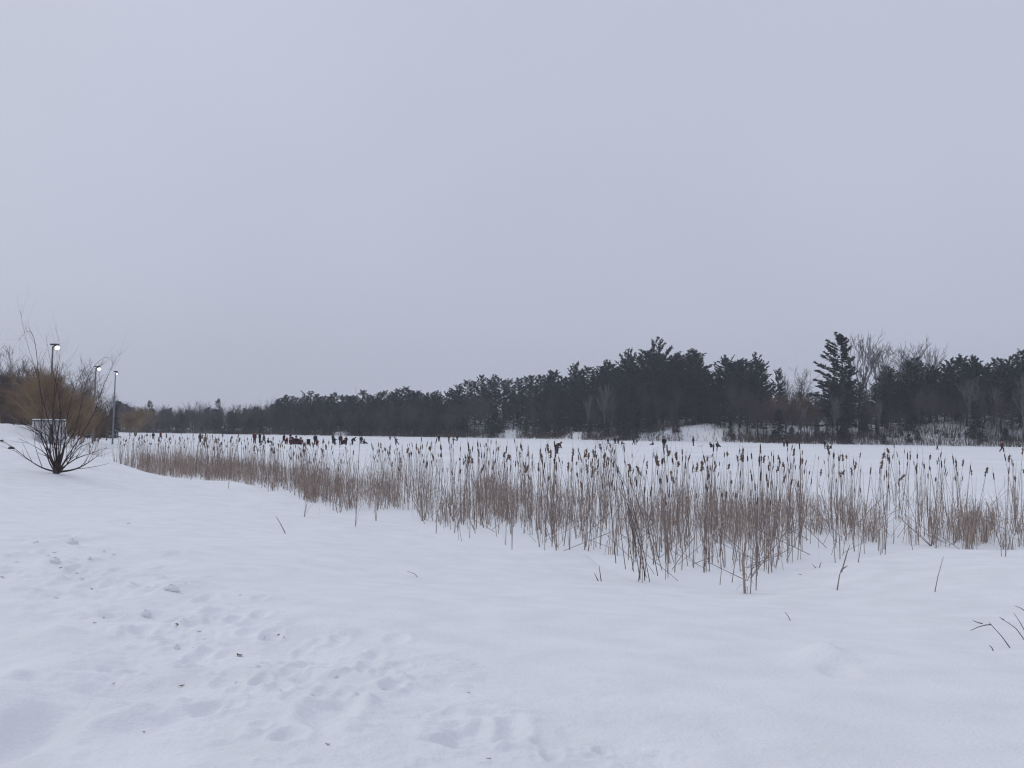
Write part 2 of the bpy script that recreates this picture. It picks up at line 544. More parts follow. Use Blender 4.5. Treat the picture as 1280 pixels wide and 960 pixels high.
# ------------------------------------------------------------------ trees
def pine(seed, Ht=24.0, style='full'):
    """white pine: tapered trunk, whorls of limbs, plumes of needles"""
    R = random.Random(seed)
    u = R.uniform
    tr, cr = MB(), MB()
    pts, rr = [], []
    bx, by = u(-0.5, 0.5), u(-0.5, 0.5)
    for i in range(9):
        t = i / 8
        pts.append((bx * math.sin(t * 2.2) + u(-.08, .08), by * math.sin(t * 2.5) + u(-.08, .08), Ht * t))
        rr.append(0.36 * (1 - t) ** 0.8 + 0.03)

    def tp(t):
        k = min(int(t * 8), 7)
        f = t * 8 - k
        return Vector(pts[k]).lerp(Vector(pts[k + 1]), f)
    tr.tube(pts, rr, 7)

    def plume(p, d, s):
        for _ in range(10):
            v = (d * u(0.3, 1.0) + Vector((u(-1, 1), u(-1, 1), u(-0.35, 0.75))) * 0.75).normalized()
            sd = v.cross(Vector((u(-1, 1), u(-1, 1), u(-1, 1)))).normalized()
            l = s * u(0.5, 1.15)
            w = s * u(0.09, 0.17)
            q = p + v * l * 0.5
            cr.face([p - v * l * 0.2, q - sd * w, p + v * l, q + sd * w])
    base = {'full': 0.16, 'umbrella': 0.42, 'lean': 0.12}[style]
    z = base
    skew = u(0, 6.28)
    while z < 0.985:
        t = (z - base) / (1 - base)
        n = R.choice((3, 4, 4, 5))
        if style == 'umbrella':
            Lm = Ht * (0.13 + 0.16 * math.sin(math.pi * min(1, t * 0.9 + 0.1))) * (1.0 if t < 0.8 else 1.25 - t * 0.55)
        elif style == 'lean':
            Lm = Ht * (0.30 * (1 - t) ** 0.55 + 0.045)
        else:
            Lm = Ht * (0.21 * (1 - t) ** 0.6 * (0.75 + 0.5 * min(1, t * 4)) + 0.045)
        a0 = u(0, 6.28)
        for k in range(n):
            if R.random() < 0.12:
                continue
            a = a0 + 6.28 * k / n + u(-.35, .35)
            Lk = Lm * u(0.5, 1.15)
            if style == 'lean':
                Lk *= 0.9 + 0.4 * math.cos(a - math.pi)
            el = -0.12 + 0.75 * t ** 1.3 + u(-.15, .15)
            if style == 'umbrella':
                el = 0.15 + 0.9 * t ** 2 + u(-.15, .15)
            p0 = tp(z)
            lp, q = [p0], p0.copy()
            m = 5
            for i in range(m):
                d = Vector((math.cos(a) * math.cos(el), math.sin(a) * math.cos(el), math.sin(el)))
                q = q + d * Lk / m
                lp.append(q.copy())
                el += u(0.0, 0.16)
                a += u(-.1, .1)
            r0 = 0.02 + 0.012 * Lk
            tr.tube(lp, [r0 * (1 - i / (m + 0.5)) for i in range(m + 1)], 4, cap=False)
            cnt = int((3 + Lk * 2.3) * (1.7 if style == 'lean' else 1))
            for i in range(cnt):
                s = 0.28 + 0.72 * (i + u(0, 1)) / cnt
                kk = min(int(s * m), m - 1)
                c = lp[kk].lerp(lp[kk + 1], s * m - kk)
                d = (lp[kk + 1] - lp[kk]).normalized()
                off = d.cross(Vector((0, 0, 1)))
                off.normalize()
                wv = off * u(-1, 1) * (0.14 + 0.14 * Lk) * (1.25 - s) + Vector((0, 0, u(-.05, .22)))
                plume(c + wv, (d + off * (0.8 if wv.dot(off) > 0 else -0.8) * u(0, 1)).normalized(), u(0.5, 0.85))
        z += u(0.028, 0.050) * {'umbrella': 1.2, 'lean': .72, 'full': 1.0}[style]
    for _ in range(10):
        plume(tp(0.995 - R.random() * 0.03), Vector((u(-.5, .5), u(-.5, .5), 1)).normalized(), 0.7)
    return tr, cr


def hemlock(seed, Ht=14.0):
    R = random.Random(seed)
    u = R.uniform
    tr, cr = MB(), MB()
    tr.tube([(0, 0, 0), (u(-.2, .2), u(-.2, .2), Ht * .5), (u(-.2, .2), u(-.2, .2), Ht)], [0.22, 0.13, 0.02], 6)
    n = 120
    for i in range(n):
        t = (i + R.random()) / n
        z = Ht * (0.06 + 0.94 * t)
        Lk = (Ht * 0.20 * (1 - t) ** 0.75 + 0.25) * u(0.55, 1.15)
        a = u(0, 6.28)
        q = Vector((0, 0, z))
        el = 0.25 - 0.2 * (1 - t)
        m = 4
        for k in range(m):
            d = Vector((math.cos(a) * math.cos(el), math.sin(a) * math.cos(el), math.sin(el)))
            q2 = q + d * Lk / m
            sdv = d.cross(Vector((0, 0, 1))).normalized()
            for j in range(4):
                c = q.lerp(q2, R.random())
                v = (d * u(.2, 1) + sdv * u(-1.1, 1.1) + Vector((0, 0, u(-.6, .3)))).normalized()
                sv = v.cross(Vector((u(-1, 1), u(-1, 1), u(-1, 1)))).normalized()
                l, w = u(.4, .8) * (0.5 + 0.05 * Ht), u(.08, .16) * (0.5 + 0.05 * Ht)
                cr.face([c, c + v * l * .5 - sv * w, c + v * l, c + v * l * .5 + sv * w])
            q = q2
            el -= 0.13
    return tr, cr


def bare(seed, Ht=16.0, spread=0.55, levels=4, hang=0.0, rmin=0.016, forks=1, twigs=1.0, thick=1.0):
    """leafless tree grown limb by limb; the finest order goes to the crown"""
    R = random.Random(seed)
    u = R.uniform
    tr, cr = MB(), MB()

    def grow(p, d, Ln, r, lv):
        m = 5 if lv == 0 else (4 if lv < 3 else 3)
        pts, rr = [p.copy()], [r]
        q, dd = p.copy(), d.copy()
        taper = 0.45 if lv == 0 else 0.3
        for i in range(m):
            g = 0.10 if lv < 3 else (0.05 - hang * 0.6)
            dd = (dd + Vector((u(-1, 1), u(-1, 1), u(-1, 1))) * (0.07 if lv == 0 else 0.16) + Vector((0, 0, g))).normalized()
            q = q + dd * Ln / m
            pts.append(q.copy())
            rr.append(max(r * (1 - (1 - taper) * (i + 1) / m), rmin * 0.6))
        (tr if lv <= 1 else cr).tube(pts, rr, 6 if lv == 0 else (4 if lv == 1 else 3), cap=lv == 0)
        if lv >= levels:
            return
        cnt = [R.randint(7, 9), R.randint(5, 7), R.randint(4, 5), 4, 3][lv]
        cnt = max(2, int(cnt * (twigs if lv >= 2 else 1)))
        for k in range(cnt):
            s = u(0.38, 1.0) if lv == 0 else u(0.2, 1.0)
            if k == 0:
                s = 1.0
            kk = min(int(s * m), m - 1)
            c = pts[kk].lerp(pts[kk + 1], s * m - kk)
            ax = (pts[kk + 1] - pts[kk]).normalized()
            o = ax.cross(Vector((u(-1, 1), u(-1, 1), u(-1, 1)))).normalized()
            an = u(0.25, 0.75) * (spread / 0.55) * (0.4 if k == 0 else 1)
            nd = (ax * math.cos(an) + o * math.sin(an)).normalized()
            if hang and lv >= 1:
                nd = (nd + Vector((0, 0, -hang * u(0, 1)))).normalized()
            grow(c, nd, Ln * u(0.45, 0.72) * (0.85 if lv == 0 else 1), max(rr[kk] * u(0.45, 0.65), rmin), lv + 1)
    for k in range(forks):
        d = Vector((u(-.06, .06), u(-.06, .06), 1)) if forks == 1 else Vector((u(-.3, .3), u(-.3, .3), 1))
        grow(Vector((u(-.1, .1), u(-.1, .1), -0.2)) if forks > 1 else Vector((0, 0, -0.2)), d.normalized(), Ht * 0.52, thick * 0.011 * Ht * (1 if forks == 1 else .6), 0)
    z = max(v[2] for v in cr.v)
    f = Ht / z
    for b in (tr, cr):
        b.v = [(x * f, y * f, w * f) for x, y, w in b.v]
    return tr, cr


def whips(cr, seed, n, z0, z1, spread, drop, r=0.012):
    """fine hanging or rising willow rods added to a crown"""
    R = random.Random(seed)
    u = R.uniform
    for _ in range(n):
        a, rr = u(0, 6.28), spread * math.sqrt(R.random())
        p = Vector((rr * math.cos(a), rr * math.sin(a), u(z0, z1)))
        pts = [p]
        d = Vector((math.cos(a) * .5, math.sin(a) * .5, 1.0))
        for i in range(4):
            d = d + Vector((u(-.15, .15), u(-.15, .15), -drop))
            p = p + d.normalized() * 0.75
            pts.append(p)
        cr.tube(pts, [r, r, r * .9, r * .8, r * .6], 3, cap=False)


PROTO = {}


def proto(key, maker, mt, mc, H):
    tr, cr = maker
    PROTO[key] = dict(H=H, arr=(tr.arrays(), cr.arrays()), tm=tr.mesh('trunk', [mt], True), cm=cr.mesh('crown', [mc]))


for i in range(4):
    proto(('full', i), pine(11 + i, 24, 'full'), M['bark_p'], M['needle'], 24.4)
for i in range(3):
    proto(('umbrella', i), pine(31 + i, 24, 'umbrella'), M['bark_p'], M['needle'], 24.4)
proto(('lean', 0), pine(41, 26, 'lean'), M['bark_p'], M['needle'], 26.4)
for i in range(3):
    proto(('hemlock', i), hemlock(51 + i), M['bark_p'], M['needle_d'], 14.2)
for i in range(5):
    proto(('bare', i), bare(61 + i, 17, 0.5, 4, rmin=0.022), M['bark'], M['twig'], 17)
for i in range(2):
    proto(('pale', i), bare(71 + i, 22, 0.42, 4, rmin=0.042, twigs=.8, thick=1.6), M['pale'], M['pale'], 22)
for i in range(2):
    b_ = bare(81 + i, 8, 0.7, 4, rmin=0.015, forks=5)
    whips(b_[1], i, 110, 1.0, 5.5, 2.6, 0.22, 0.014)
    proto(('willow', i), b_, M['orange'], M['orange'], 8.6)
for i in range(2):
    b_ = bare(85 + i, 9, 0.7, 4, rmin=0.018, forks=4)
    whips(b_[1], i + 5, 80, 1.5, 6.5, 2.8, 0.15, 0.015)
    proto(('russet', i), b_, M['russet'], M['russet'], 9)
FAR_U = [f[0] / f[1] for f in FAR[:10]]
FAR_Y = [f[1] for f in FAR[:10]]


def shore_depth(px):
    u = (px - 640) / F
    return float(np.interp(u, FAR_U, FAR_Y))


NAMES = {'full': ('pine_tree', 'pine tree'), 'umbrella': ('pine_tree', 'pine tree'), 'lean': ('pine_tree', 'pine tree'),
         'hemlock': ('hemlock_tree', 'evergreen tree'), 'bare': ('bare_tree', 'bare tree'), 'pale': ('bare_tree', 'bare tree'),
         'willow': ('willow_tree', 'willow'), 'russet': ('willow_tree', 'willow')}


def put_tree(kind, px, ptop, Y, label, group=None, wide=1.0, i=None, rz=None, x=None):
    ks = [k for k in PROTO if k[0] == kind]
    P = PROTO[ks[rnd.randrange(len(ks))] if i is None else (kind, i)]
    top = at(px, ptop, Y)
    z = gz(top.x, top.y) - 0.15
    s = max((top.z - z) / P['H'], 0.08)
    nm, cat = NAMES[kind]
    t = thing(nm, label, cat, (top.x, top.y, z), U(0, 6.28) if rz is None else rz, group)
    w = s * wide
    t.scale = (w, w, s)
    link('trunk', P['tm'], t)
    link('crown', P['cm'], t)
    return t


SKY = [(-60, 428), (0, 432), (60, 440), (110, 452), (150, 494), (165, 501), (200, 503), (260, 503), (300, 503), (340, 497), (358, 493), (400, 494), (440, 493), (460, 491),
       (480, 490), (505, 486), (520, 488), (536, 487), (548, 494), (560, 492), (572, 484), (590, 475), (610, 470), (640, 469), (655, 472), (670, 469), (690, 465),
       (705, 471), (722, 461), (742, 464), (757, 457), (772, 456), (786, 446), (800, 446), (817, 432), (832, 446), (848, 444), (866, 441), (882, 456),
       (890, 464), (906, 450), (922, 452), (940, 447), (955, 460), (966, 474), (980, 474), (1010, 476), (1030, 478), (1072, 470), (1090, 474), (1108, 459),
       (1125, 466), (1140, 448), (1160, 456), (1178, 456), (1200, 446), (1216, 447), (1235, 452), (1260, 450), (1280, 444), (1340, 440)]


def skyl(px):
    return float(np.interp(px, [s[0] for s in SKY], [s[1] for s in SKY]))


# the trees one can tell apart on the skyline
for kind, px, pt, dY, lab, wide, i in (
        ('lean', 1053, 422, 14, 'tall dark pine with plumes reaching left beside tall pale bare trees', 1.1, 0),
        ('umbrella', 816, 429, 30, 'tallest pine right of centre with broad open umbrella crown', 1.1, 0),
        ('umbrella', 786, 442, 32, 'fan topped pine just left of the tallest umbrella pine', 0.9, 1),
        ('umbrella', 757, 454, 34, 'second fan topped pine left of the tallest umbrella pine', 0.8, 2),
        ('umbrella', 721, 458, 34, 'flat topped ragged pine at left end of the tall pines', 0.9, 1),
        ('full', 690, 464, 36, 'round topped pine where the skyline starts to climb right', 1.1, 1),
        ('full', 847, 442, 34, 'left one of two joined dense pines right of the umbrella pine', 1.1, 0),
        ('full', 869, 439, 33, 'right one of two joined dense pines, round dark top', 1.2, 2),
        ('umbrella', 906, 448, 30, 'dome topped pine standing between two gaps in the skyline', 0.9, 2),
        ('full', 925, 450, 34, 'slim pine against left side of the mushroom topped pine', 0.8, 3),
        ('umbrella', 942, 446, 30, 'mushroom topped pine before the skyline drops to brown brush', 1.0, 0),
        ('full', 974, 461, 36, 'small ragged pine tip left of the distant bare crowns', 0.8, 1),
        ('pale', 1081, 413, 18, 'tall pale bare tree just right of plumed pine, taller of two', 1.15, 0),
        ('pale', 1097, 420, 20, 'tall pale bare tree, right one of two beside plumed pine', 1.0, 1),
        ('pale', 1138, 420, 24, 'pale bare tree rising behind pines, fan shaped crown', 1.4, 1),
        ('pale', 1162, 430, 26, 'shorter pale bare tree beside the fan shaped bare crown', 1.2, 0),
        ('full', 1109, 457, 18, 'small pine with spreading limbs between the two bare tree pairs', 1.1, 3),
        ('full', 1138, 452, 16, 'pine in front of the fan shaped bare crown', 1.0, 0),
        ('bare', 1000, 457, 42, 'round bare crown showing over brown brush, right one of two', 1.2, 0),
        ('bare', 986, 462, 44, 'round bare crown showing over brown brush, left one of two', 1.1, 2),
        ('full', 1201, 444, 22, 'tallest pine in the wood by the right edge', 1.1, 1),
        ('full', 1218, 446, 22, 'narrow pine just right of tallest pine near right edge', 0.8, 2),
        ('full', 1276, 438, 24, 'pine cut by the right edge of the photo', 1.0, 0),
        ('bare', 1246, 446, 26, 'bare brown tree between pines near right edge', 1.1, 3),
        ('bare', 729, 455, 38, 'thin bare top between two ragged pines', 0.8, 1)):
    put_tree(kind, px, pt, shore_depth(px) + dY, lab, None, wide, i, 0.0 if kind == 'lean' else None)

G1 = 'pines of the dark wood on the right shore'
G2 = 'evergreens under the tall pines on the right shore'
G3 = 'bare trees among the pines on the right shore'
G4 = 'pines on the distant middle shore'


def clear(px, w=0):
    return any(a - w < px < b + w for a, b in ((418, 440), (630, 648), (714, 730), (852, 906)))


px = 575.0
while px < 1300:                                       # skyline row, then two rows in front
    s = skyl(px)
    if not (960 < px < 1035 or 1068 < px < 1100):
        put_tree('full', px, s + U(-4, 7), shore_depth(px) + U(24, 42), 'dark pine among the crowded tall pines of the right shore', G1, U(1.0, 1.4))
    px += U(7, 11)
px = 570.0
while px < 1300:
    s = skyl(px)
    k = rnd.random()
    d = U(11, 24)
    if 955 < px < 1032:
        put_tree('russet' if k < .5 else 'bare', px, s + U(8, 22), shore_depth(px) + d, 'brown bare tree in the brushy gap left of plumed pine', 'brown trees in the brushy gap', U(1.0, 1.5))
    elif k < 0.55:
        put_tree('full', px, s + U(6, 26), shore_depth(px) + d, 'dark pine among the crowded tall pines of the right shore', G1, U(0.9, 1.3))
    else:
        put_tree('hemlock', px, s + U(22, 45), shore_depth(px) + d, 'dense low evergreen under the tall pines of right shore', G2, U(0.9, 1.3))
    px += U(8, 14)
px = 566.0
while px < 1300:
    s = skyl(px)
    base = 548 + (px - 640) * 0.017
    if not clear(px):
        k = rnd.random()
        Y = shore_depth(px) + U(3, 10)
        if k < 0.55:
            put_tree('bare', px, base - (base - s) * U(0.5, 0.85), Y, 'slender bare tree in front of right shore pines', G3, U(0.8, 1.2))
        elif k < 0.62:
            put_tree('pale', px, base - (base - s) * U(0.6, 0.85), Y, 'slender bare tree in front of right shore pines', G3, U(0.6, 0.9))
        else:
            put_tree('hemlock', px, base - (base - s) * U(0.2, 0.6), Y, 'dense low evergreen under the tall pines of right shore', G2, U(0.9, 1.4))
    px += U(7, 14)
for px in (858, 866, 872, 884, 893, 901):
    put_tree('hemlock' if px in (884, ) else 'bare', px, 552 - U(10, 22), shore_depth(px) + U(6, 16), 'spindly sapling on the open snow slope', 'saplings on the open snow slope', U(0.6, 1.0))
px = 350.0
while px < 572:                                        # the distant pines left of the climb
    put_tree('full' if rnd.random() < 0.8 else 'umbrella', px, skyl(px) + U(-4, 4), shore_depth(px) + U(14, 34), 'distant pine on the low middle shore skyline', G4, U(1.1, 1.6))
    px += U(6, 10)
px = 158.0
while px < 352:
    put_tree('bare', px, skyl(px) + U(-3, 6), shore_depth(px) + U(5, 25), 'distant bare tree on the far left shore', 'bare trees on the far left shore', U(1.1, 1.6))
    px += U(6, 11)
put_tree('full', 273, 499, shore_depth(273) + 12, 'lone distant pine tip above the far left bare trees', None, 0.8)
put_tree('full', 187, 501, shore_depth(187) + 12, 'small distant pine right of the ochre willow', None, 0.9)
put_tree('willow', 171, 503, 300, 'ochre willow on the far left shore', None, 1.5)
put_tree('willow', 163, 508, 290, 'low ochre willow left of the ochre shore willow', None, 1.4)

# left: bare trees, willows behind the snow bank
G5 = 'bare trees behind the snow bank on the left'
for px, pt, Y, k, lab, w in (
        (96, 444, 150, 1, 'bare tree with wide rounded crown between the two right lamps', 1.25),
        (121, 470, 155, 3, 'small bare tree at foot of the middle lamp', 1.2),
        (4, 428, 165, 0, None, 1.2), (22, 440, 150, 2, None, 1.1), (-14, 432, 150, 4, None, 1.2), (40, 446, 170, 1, None, 1.1), (58, 450, 180, 4, None, 1.1),
        (76, 452, 175, 0, None, 1.1), (-40, 430, 160, 3, None, 1.2), (12, 452, 140, 3, None, 1.1), (135, 488, 190, 2, None, 1.3), (108, 478, 185, 0, None, 1.2),
        (146, 497, 240, 1, None, 1.4), (32, 462, 135, 4, None, 1.1), (85, 470, 150, 2, None, 1.0), (126, 492, 210, 4, None, 1.4)):
    put_tree('bare', px, pt, Y, lab or 'grey bare tree crowded behind the left snow bank', None if lab else G5, w, k)
for px, pt, Y, k, i, lab in ((72, 447, 96, 'willow', 0, 'orange twigged willow directly behind the grey hut'),
                             (92, 496, 104, 'willow', 1, 'orange twigged willow right of the grey hut'),
                             (44, 474, 112, 'willow', 1, 'orange twigged willow left of the nearest lamp pole'),
                             (54, 446, 108, 'willow', 0, 'tall orange twigged willow between snow crest posts and nearest lamp'),
                             (104, 476, 120, 'willow', 1, 'orange twigged willow whose top reaches the middle lamp'),
                             (24, 482, 122, 'russet', 0, 'russet willow at far left behind the snow bank'),
                             (106, 508, 128, 'willow', 0, 'low orange willow between nearest and middle lamps'),
                             (124, 510, 140, 'russet', 1, 'russet willow behind the middle lamp pole'),
                             (0, 474, 130, 'russet', 1, 'russet willow cut by the left edge of the photo')):
    put_tree(k, px, pt, Y, lab, None, 1.0, i)

# far woods read as one mass
ms = Mass()
mm = [M['bark'], M['twig'], M['bark_p'], M['needle'], M['needle_d'], M['russet']]


def mass_tree(kind, px, pt, Y, wide, ti, ci):
    ks = [k for k in PROTO if k[0] == kind]
    P = PROTO[ks[rnd.randrange(len(ks))]]
    top = at(px, pt, Y)
    z = gz(top.x, top.y) - 0.2
    s = max((top.z - z) / P['H'], 0.1)
    rz = U(0, 6.28)
    ms.add(P['arr'][0], (top.x, top.y, z), rz, (s * wide, s * wide, s), mi=ti)
    ms.add(P['arr'][1], (top.x, top.y, z), rz, (s * wide, s * wide, s), mi=ci)


px = 148.0
while px < 575:
    Y = shore_depth(px)
    for r in range(4):
        mass_tree('bare', px + U(-5, 5), skyl(px) + U(0, 10) + (3 - r) * 5, Y + 3 + r * 12 + U(0, 8), U(1.3, 1.9), 0, 1)
    mass_tree('hemlock', px + U(-4, 4), skyl(px) + U(6, 18), Y + U(40, 70), U(1.5, 2.3), 2, 4)
    if px > 340:
        mass_tree('full', px + U(-4, 4), skyl(px) + U(2, 12), Y + U(25, 50), U(1.3, 1.8), 2, 3)
        mass_tree('hemlock', px + U(-4, 4), skyl(px) + U(10, 26), Y + U(8, 30), U(1.4, 2.0), 2, 4)
    px += 8
px = 575.0
while px < 1330:
    Y = shore_depth(px)
    mass_tree('full', px + U(-4, 4), skyl(px) + U(6, 18), Y + U(44, 62), U(1.4, 1.8), 2, 3)
    mass_tree('hemlock', px + U(-4, 4), skyl(px) + U(26, 46), Y + U(40, 60), U(1.6, 2.2), 2, 4)
    px += 14
for px in range(-90, 150, 9):
    for r in range(2):
        mass_tree('bare', px + U(-4, 4), max(skyl(px) + U(22, 50), 0), 205 + r * 22 + U(0, 10), U(1.2, 1.6), 0, 1)
    mass_tree('hemlock', px + U(-4, 4), min(skyl(px) + U(35, 60), 520), 225 + U(0, 20), U(1.6, 2.2), 2, 4)

# low evergreen skirt right at the shore
px = 150.0
while px < 1320:
    if not clear(px, 3):
        mass_tree('hemlock' if rnd.random() < .7 else 'bare', px, 548 + (px - 640) * .017 - U(7, 24), shore_depth(px) + U(1, 6), U(1.6, 2.6), 2, 4 if rnd.random() < .6 else 1)
    px += U(4, 9)
tag(ms.build('far_wood', mm), 'distant mixed wood reading as one dark mass behind the shore trees', 'wood', None, 'stuff')

# brush along the far shore
bm_ = MB()
for _ in range(16000):
    px = U(150, 1320) if rnd.random() < 0.85 else U(-60, 150)
    Y = shore_depth(px) + abs(rnd.gauss(0, 7)) - 0.5 if px > 150 else U(112, 200)
    if px < 150:
        px = U(-60, 96)
        Y = U(128, 200)
    if clear(px, -2) and rnd.random() < (0.5 if px < 500 else 0.9):
        continue
    x = (px - 640) / F * Y
    if inside(np.array([x]), np.array([Y + .3]))[0]:
        continue
    h = abs(rnd.gauss(0, 1.3)) + 0.5
    p = Vector((x, Y, 0))
    q = p + Vector((U(-.5, .5) * h * .5, U(-.3, .3), h))
    bm_.v += []
    w = U(0.035, 0.08)
    bm_.face([p - Vector((w, 0, 0.1)), p + Vector((w, 0, -0.1)), q + Vector((w * .3, 0, 0)), q - Vector((w * .3, 0, 0))], rnd.choice((0, 0, 1)))
v = np.array(bm_.v)
g = np.maximum(height(v[:, 0], v[:, 1], False), 0)
for k in range(0, len(v), 4):
    v[k:k + 4, 2] += g[k]
bm_.v = [tuple(a) for a in v]
tag(bm_.build('shore_brush', [M['twig'], M['russet']]), 'thin leafless brush along the edge of the far shore', 'brush', None, 'stuff')

# ------------------------------------------------------------------ lamps, hut, posts on the left
def lamp(pxb, pyb, pxt, pyt, Y, label, face):
    b, t = at(pxb, pyb, Y), at(pxt, pyt, Y)
    b.z = gz(b.x, b.y) - 0.1
    hgt = t.z - b.z
    r = thing('street_lamp', label, 'street lamp', b, 0.0, 'lit lamps along the left shore')
    ln = (t.x - b.x) * 0.6
    m = MB()
    m.tube([(0, 0, 0), (ln * .5, 0, hgt * .5), (ln, 0, hgt)], [0.13, 0.11, 0.08], 8)
    m.build('pole', M['pole'] if face > 0.6 else M['steel'], r, True)
    a = MB()
    a.tube([(ln, 0, hgt - .05), (ln + .25 * face, -.05, hgt + .12), (ln + .5 * face, -.08, hgt + .1)], [.05, .05, .05], 6)
    a.build('arm', M['dark'], r, True)
    h = MB()
    h.box((ln - .15, -.3, hgt + .12), (ln + .55 * face, .16, hgt + .26))
    h.tube([(ln + .3 * face, -.1, hgt + .12), (ln + .42 * face, -.14, hgt - .02), (ln + .5 * face, -.2, hgt - .1)], [.12, .2, .26], 10)
    hd = h.build('lamp_head', M['dark'], r)
    g = MB()
    s = 0.23 * face
    g.blob((ln + .58 * face, -.28, hgt - .16), (s, s * .8, s * .85), 14, 8)
    g.build('lens', M['glow'], hd, True)


lamp(61, 540, 67, 433, 100, 'nearest and tallest lit lamp, pole rising behind the grey hut', 1.0)
lamp(116, 540, 121, 460, 135, 'middle lit lamp of three along left shore', 0.95)
lamp(141, 540, 145, 466, 150, 'rightmost lit lamp on bluish pole by the shore', 0.55)

p = at(61, 541, 92)
z0 = gz(p.x, p.y)
hut = thing('hut', 'small grey flat roofed hut with snowy roof behind big bush', 'hut', (p.x, p.y, z0 + 0.15), 0.47)
W2, D2, H2 = 1.15, 0.8, 2.15
m = MB()
m.box((-W2, -D2, 0), (0.02, D2, H2))
m.box((0.36, -D2, 0), (W2, D2, H2))
m.box((0.02, -D2 + .5, 0), (0.36, D2, H2))
m.box((0.02, -D2, H2 - .25), (0.36, -D2 + .5, H2))
for k in range(9):
    x = -W2 + .05 + k * .28
    if not -0.06 < x < 0.36:
        m.box((x, -D2 - .03, 0.02), (x + .1, -D2, H2 - .02))
m.build('wall', M['board'], hut)
m = MB()
m.box((0.04, -D2 + .40, 0.0), (0.34, -D2 + .495, H2 - .26))
dr = m.build('door', M['pole'], hut)
m = MB()
m.box((.24, -D2 + .36, .95), (.28, -D2 + .40, 1.1))
m.build('handle', M['dark'], dr)
m = MB()
m.box((-W2 - .25, -D2 - .25, H2), (W2 + .25, D2 + .2, H2 + .1))
rf = m.build('roof', M['board_d'], hut)
m = MB()
m.box((-W2 - .23, -D2 - .23, H2 + .1), (W2 + .23, D2 + .18, H2 + .2))
m.build('snow_cap', M['snow'], rf)
m = MB()
m.tube([(W2 + .2, -D2 - .15, 0), (W2 + .2, -D2 - .15, H2)], [.07, .07], 8)
m.tube([(-W2 - .2, -D2 - .15, 0), (-W2 - .2, -D2 - .15, H2)], [.07, .07], 8)
m.build('post', M['white'], hut)
p = at(83, 540, 88)
m = MB()
m.tube([(0, 0, -.2), (0, 0, 1.75)], [.12, .11], 10)
m.blob((0, 0, 1.78), (.13, .13, .07), 10, 5)
o = m.build('bollard', [M['white']], None)
o.location = (p.x, p.y, gz(p.x, p.y))
tag(o, 'plain white post just right of the grey hut', 'post')
for px, py, Y, hh, lab in ((3, 533, 52, .5, 'dark wooden post poking from snow crest at left edge'), (20, 533, 54, .55, 'dark wooden post poking from snow crest left of wide stump'),
                           (36, 535, 56, .7, 'thin dark post poking from snow crest right of wide stump'), (43, 535, 58, 1.1, 'tallest dark post on snow crest beside the grey hut')):
    p = at(px, py, Y)
    m = MB()
    r_ = .09 if hh < 1 else .14
    m.tube([(0, 0, -.5), (U(-.04, .04), 0, hh)], [r_, r_ * .85], 8)
    m.blob((0, 0, hh), (r_ * .9, r_ * .9, .05), 8, 4)
    o = m.build('wooden_post', [M['post']])
    o.location = (p.x, p.y, gz(p.x, p.y))
    tag(o, lab, 'post', 'dark posts along the snow crest')
p = at(26, 534, 55)
m = MB()
m.blob((0, 0, 0.15), (.22, .2, .38), 10, 6, .12)
o = m.build('stump', [M['bark']], None, True)
o.location = (p.x, p.y, gz(p.x, p.y))
tag(o, 'wide brown stump on snow crest between dark posts', 'stump')
for px, py, s, lab in ((14, 561, .10, 'brown stone lying on the left snow slope'), (2, 552, .06, 'small dark stone on the snow slope at left edge')):
    p = hit(px, py)
    m = MB()
    m.blob((0, 0, 0.02), (s * 1.3, s, s * .7), 9, 6, .15)
    o = m.build('stone', [M['post']], None, True)
    o.location = p
    tag(o, lab, 'stone')

# ------------------------------------------------------------------ shrubs
def shrub(name, label, cat, base, stems, mt, tips=True, seed=1, twn=5, group=None, tl=1.1, tr=.012):
    """stems: list of polylines in local metres with a base radius"""
    R = random.Random(seed)
    u = R.uniform
    t = thing(name, label, cat, base, 0, group)
    tw = MB()
    for pts, r0 in stems:
        sm_ = MB()
        P = [Vector(p) for p in pts]
        # smooth the polyline
        Q = []
        for i in range(len(P) - 1):
            a, b, c, d = P[max(i - 1, 0)], P[i], P[i + 1], P[min(i + 2, len(P) - 1)]
            for k in range(4):
                s = k / 4
                Q.append(0.5 * ((2 * b) + (c - a) * s + (2 * a - 5 * b + 4 * c - d) * s * s + (3 * b - a - 3 * c + d) * s ** 3))
        Q.append(P[-1])
        n = len(Q)
        rr = [max(r0 * (1 - i / (n - 1)) ** 1.1, r0 * .15) for i in range(n)]
        sm_.tube(Q, rr, 6)
        sm_.build('stem', mt, t, True)
        ln = (P[-1] - P[0]).length
        for k in range(int(twn * ln)):
            i = R.randint(int(n * .25), n - 2)
            d = (Q[i + 1] - Q[i]).normalized()
            o = d.cross(Vector((u(-1, 1), u(-1, 1), u(-1, 1)))).normalized()
            v = (d + o * u(.35, .8)).normalized()
            q, pp = Q[i].copy(), [Q[i].copy()]
            L_ = u(.3, tl)
            for j in range(3):
                v = (v + Vector((u(-.15, .15), u(-.15, .15), u(0, .15)))).normalized()
                q = q + v * L_ / 3
                pp.append(q.copy())
            rb = min(rr[i] * .6, tr)
            tw.tube(pp, [rb, rb * .8, rb * .6, rb * .35], 3, cap=False)
    if tw.f:
        tw.build('crown', mt, t)
    return t


p = hit(70, 592)
Yb = p.y
k = Yb / F


def loc(px, py, dy=0.0):                               # photo offsets from the base, in metres at the shrub's own distance
    return ((px - 70) * k, dy, (592 - py) * k)


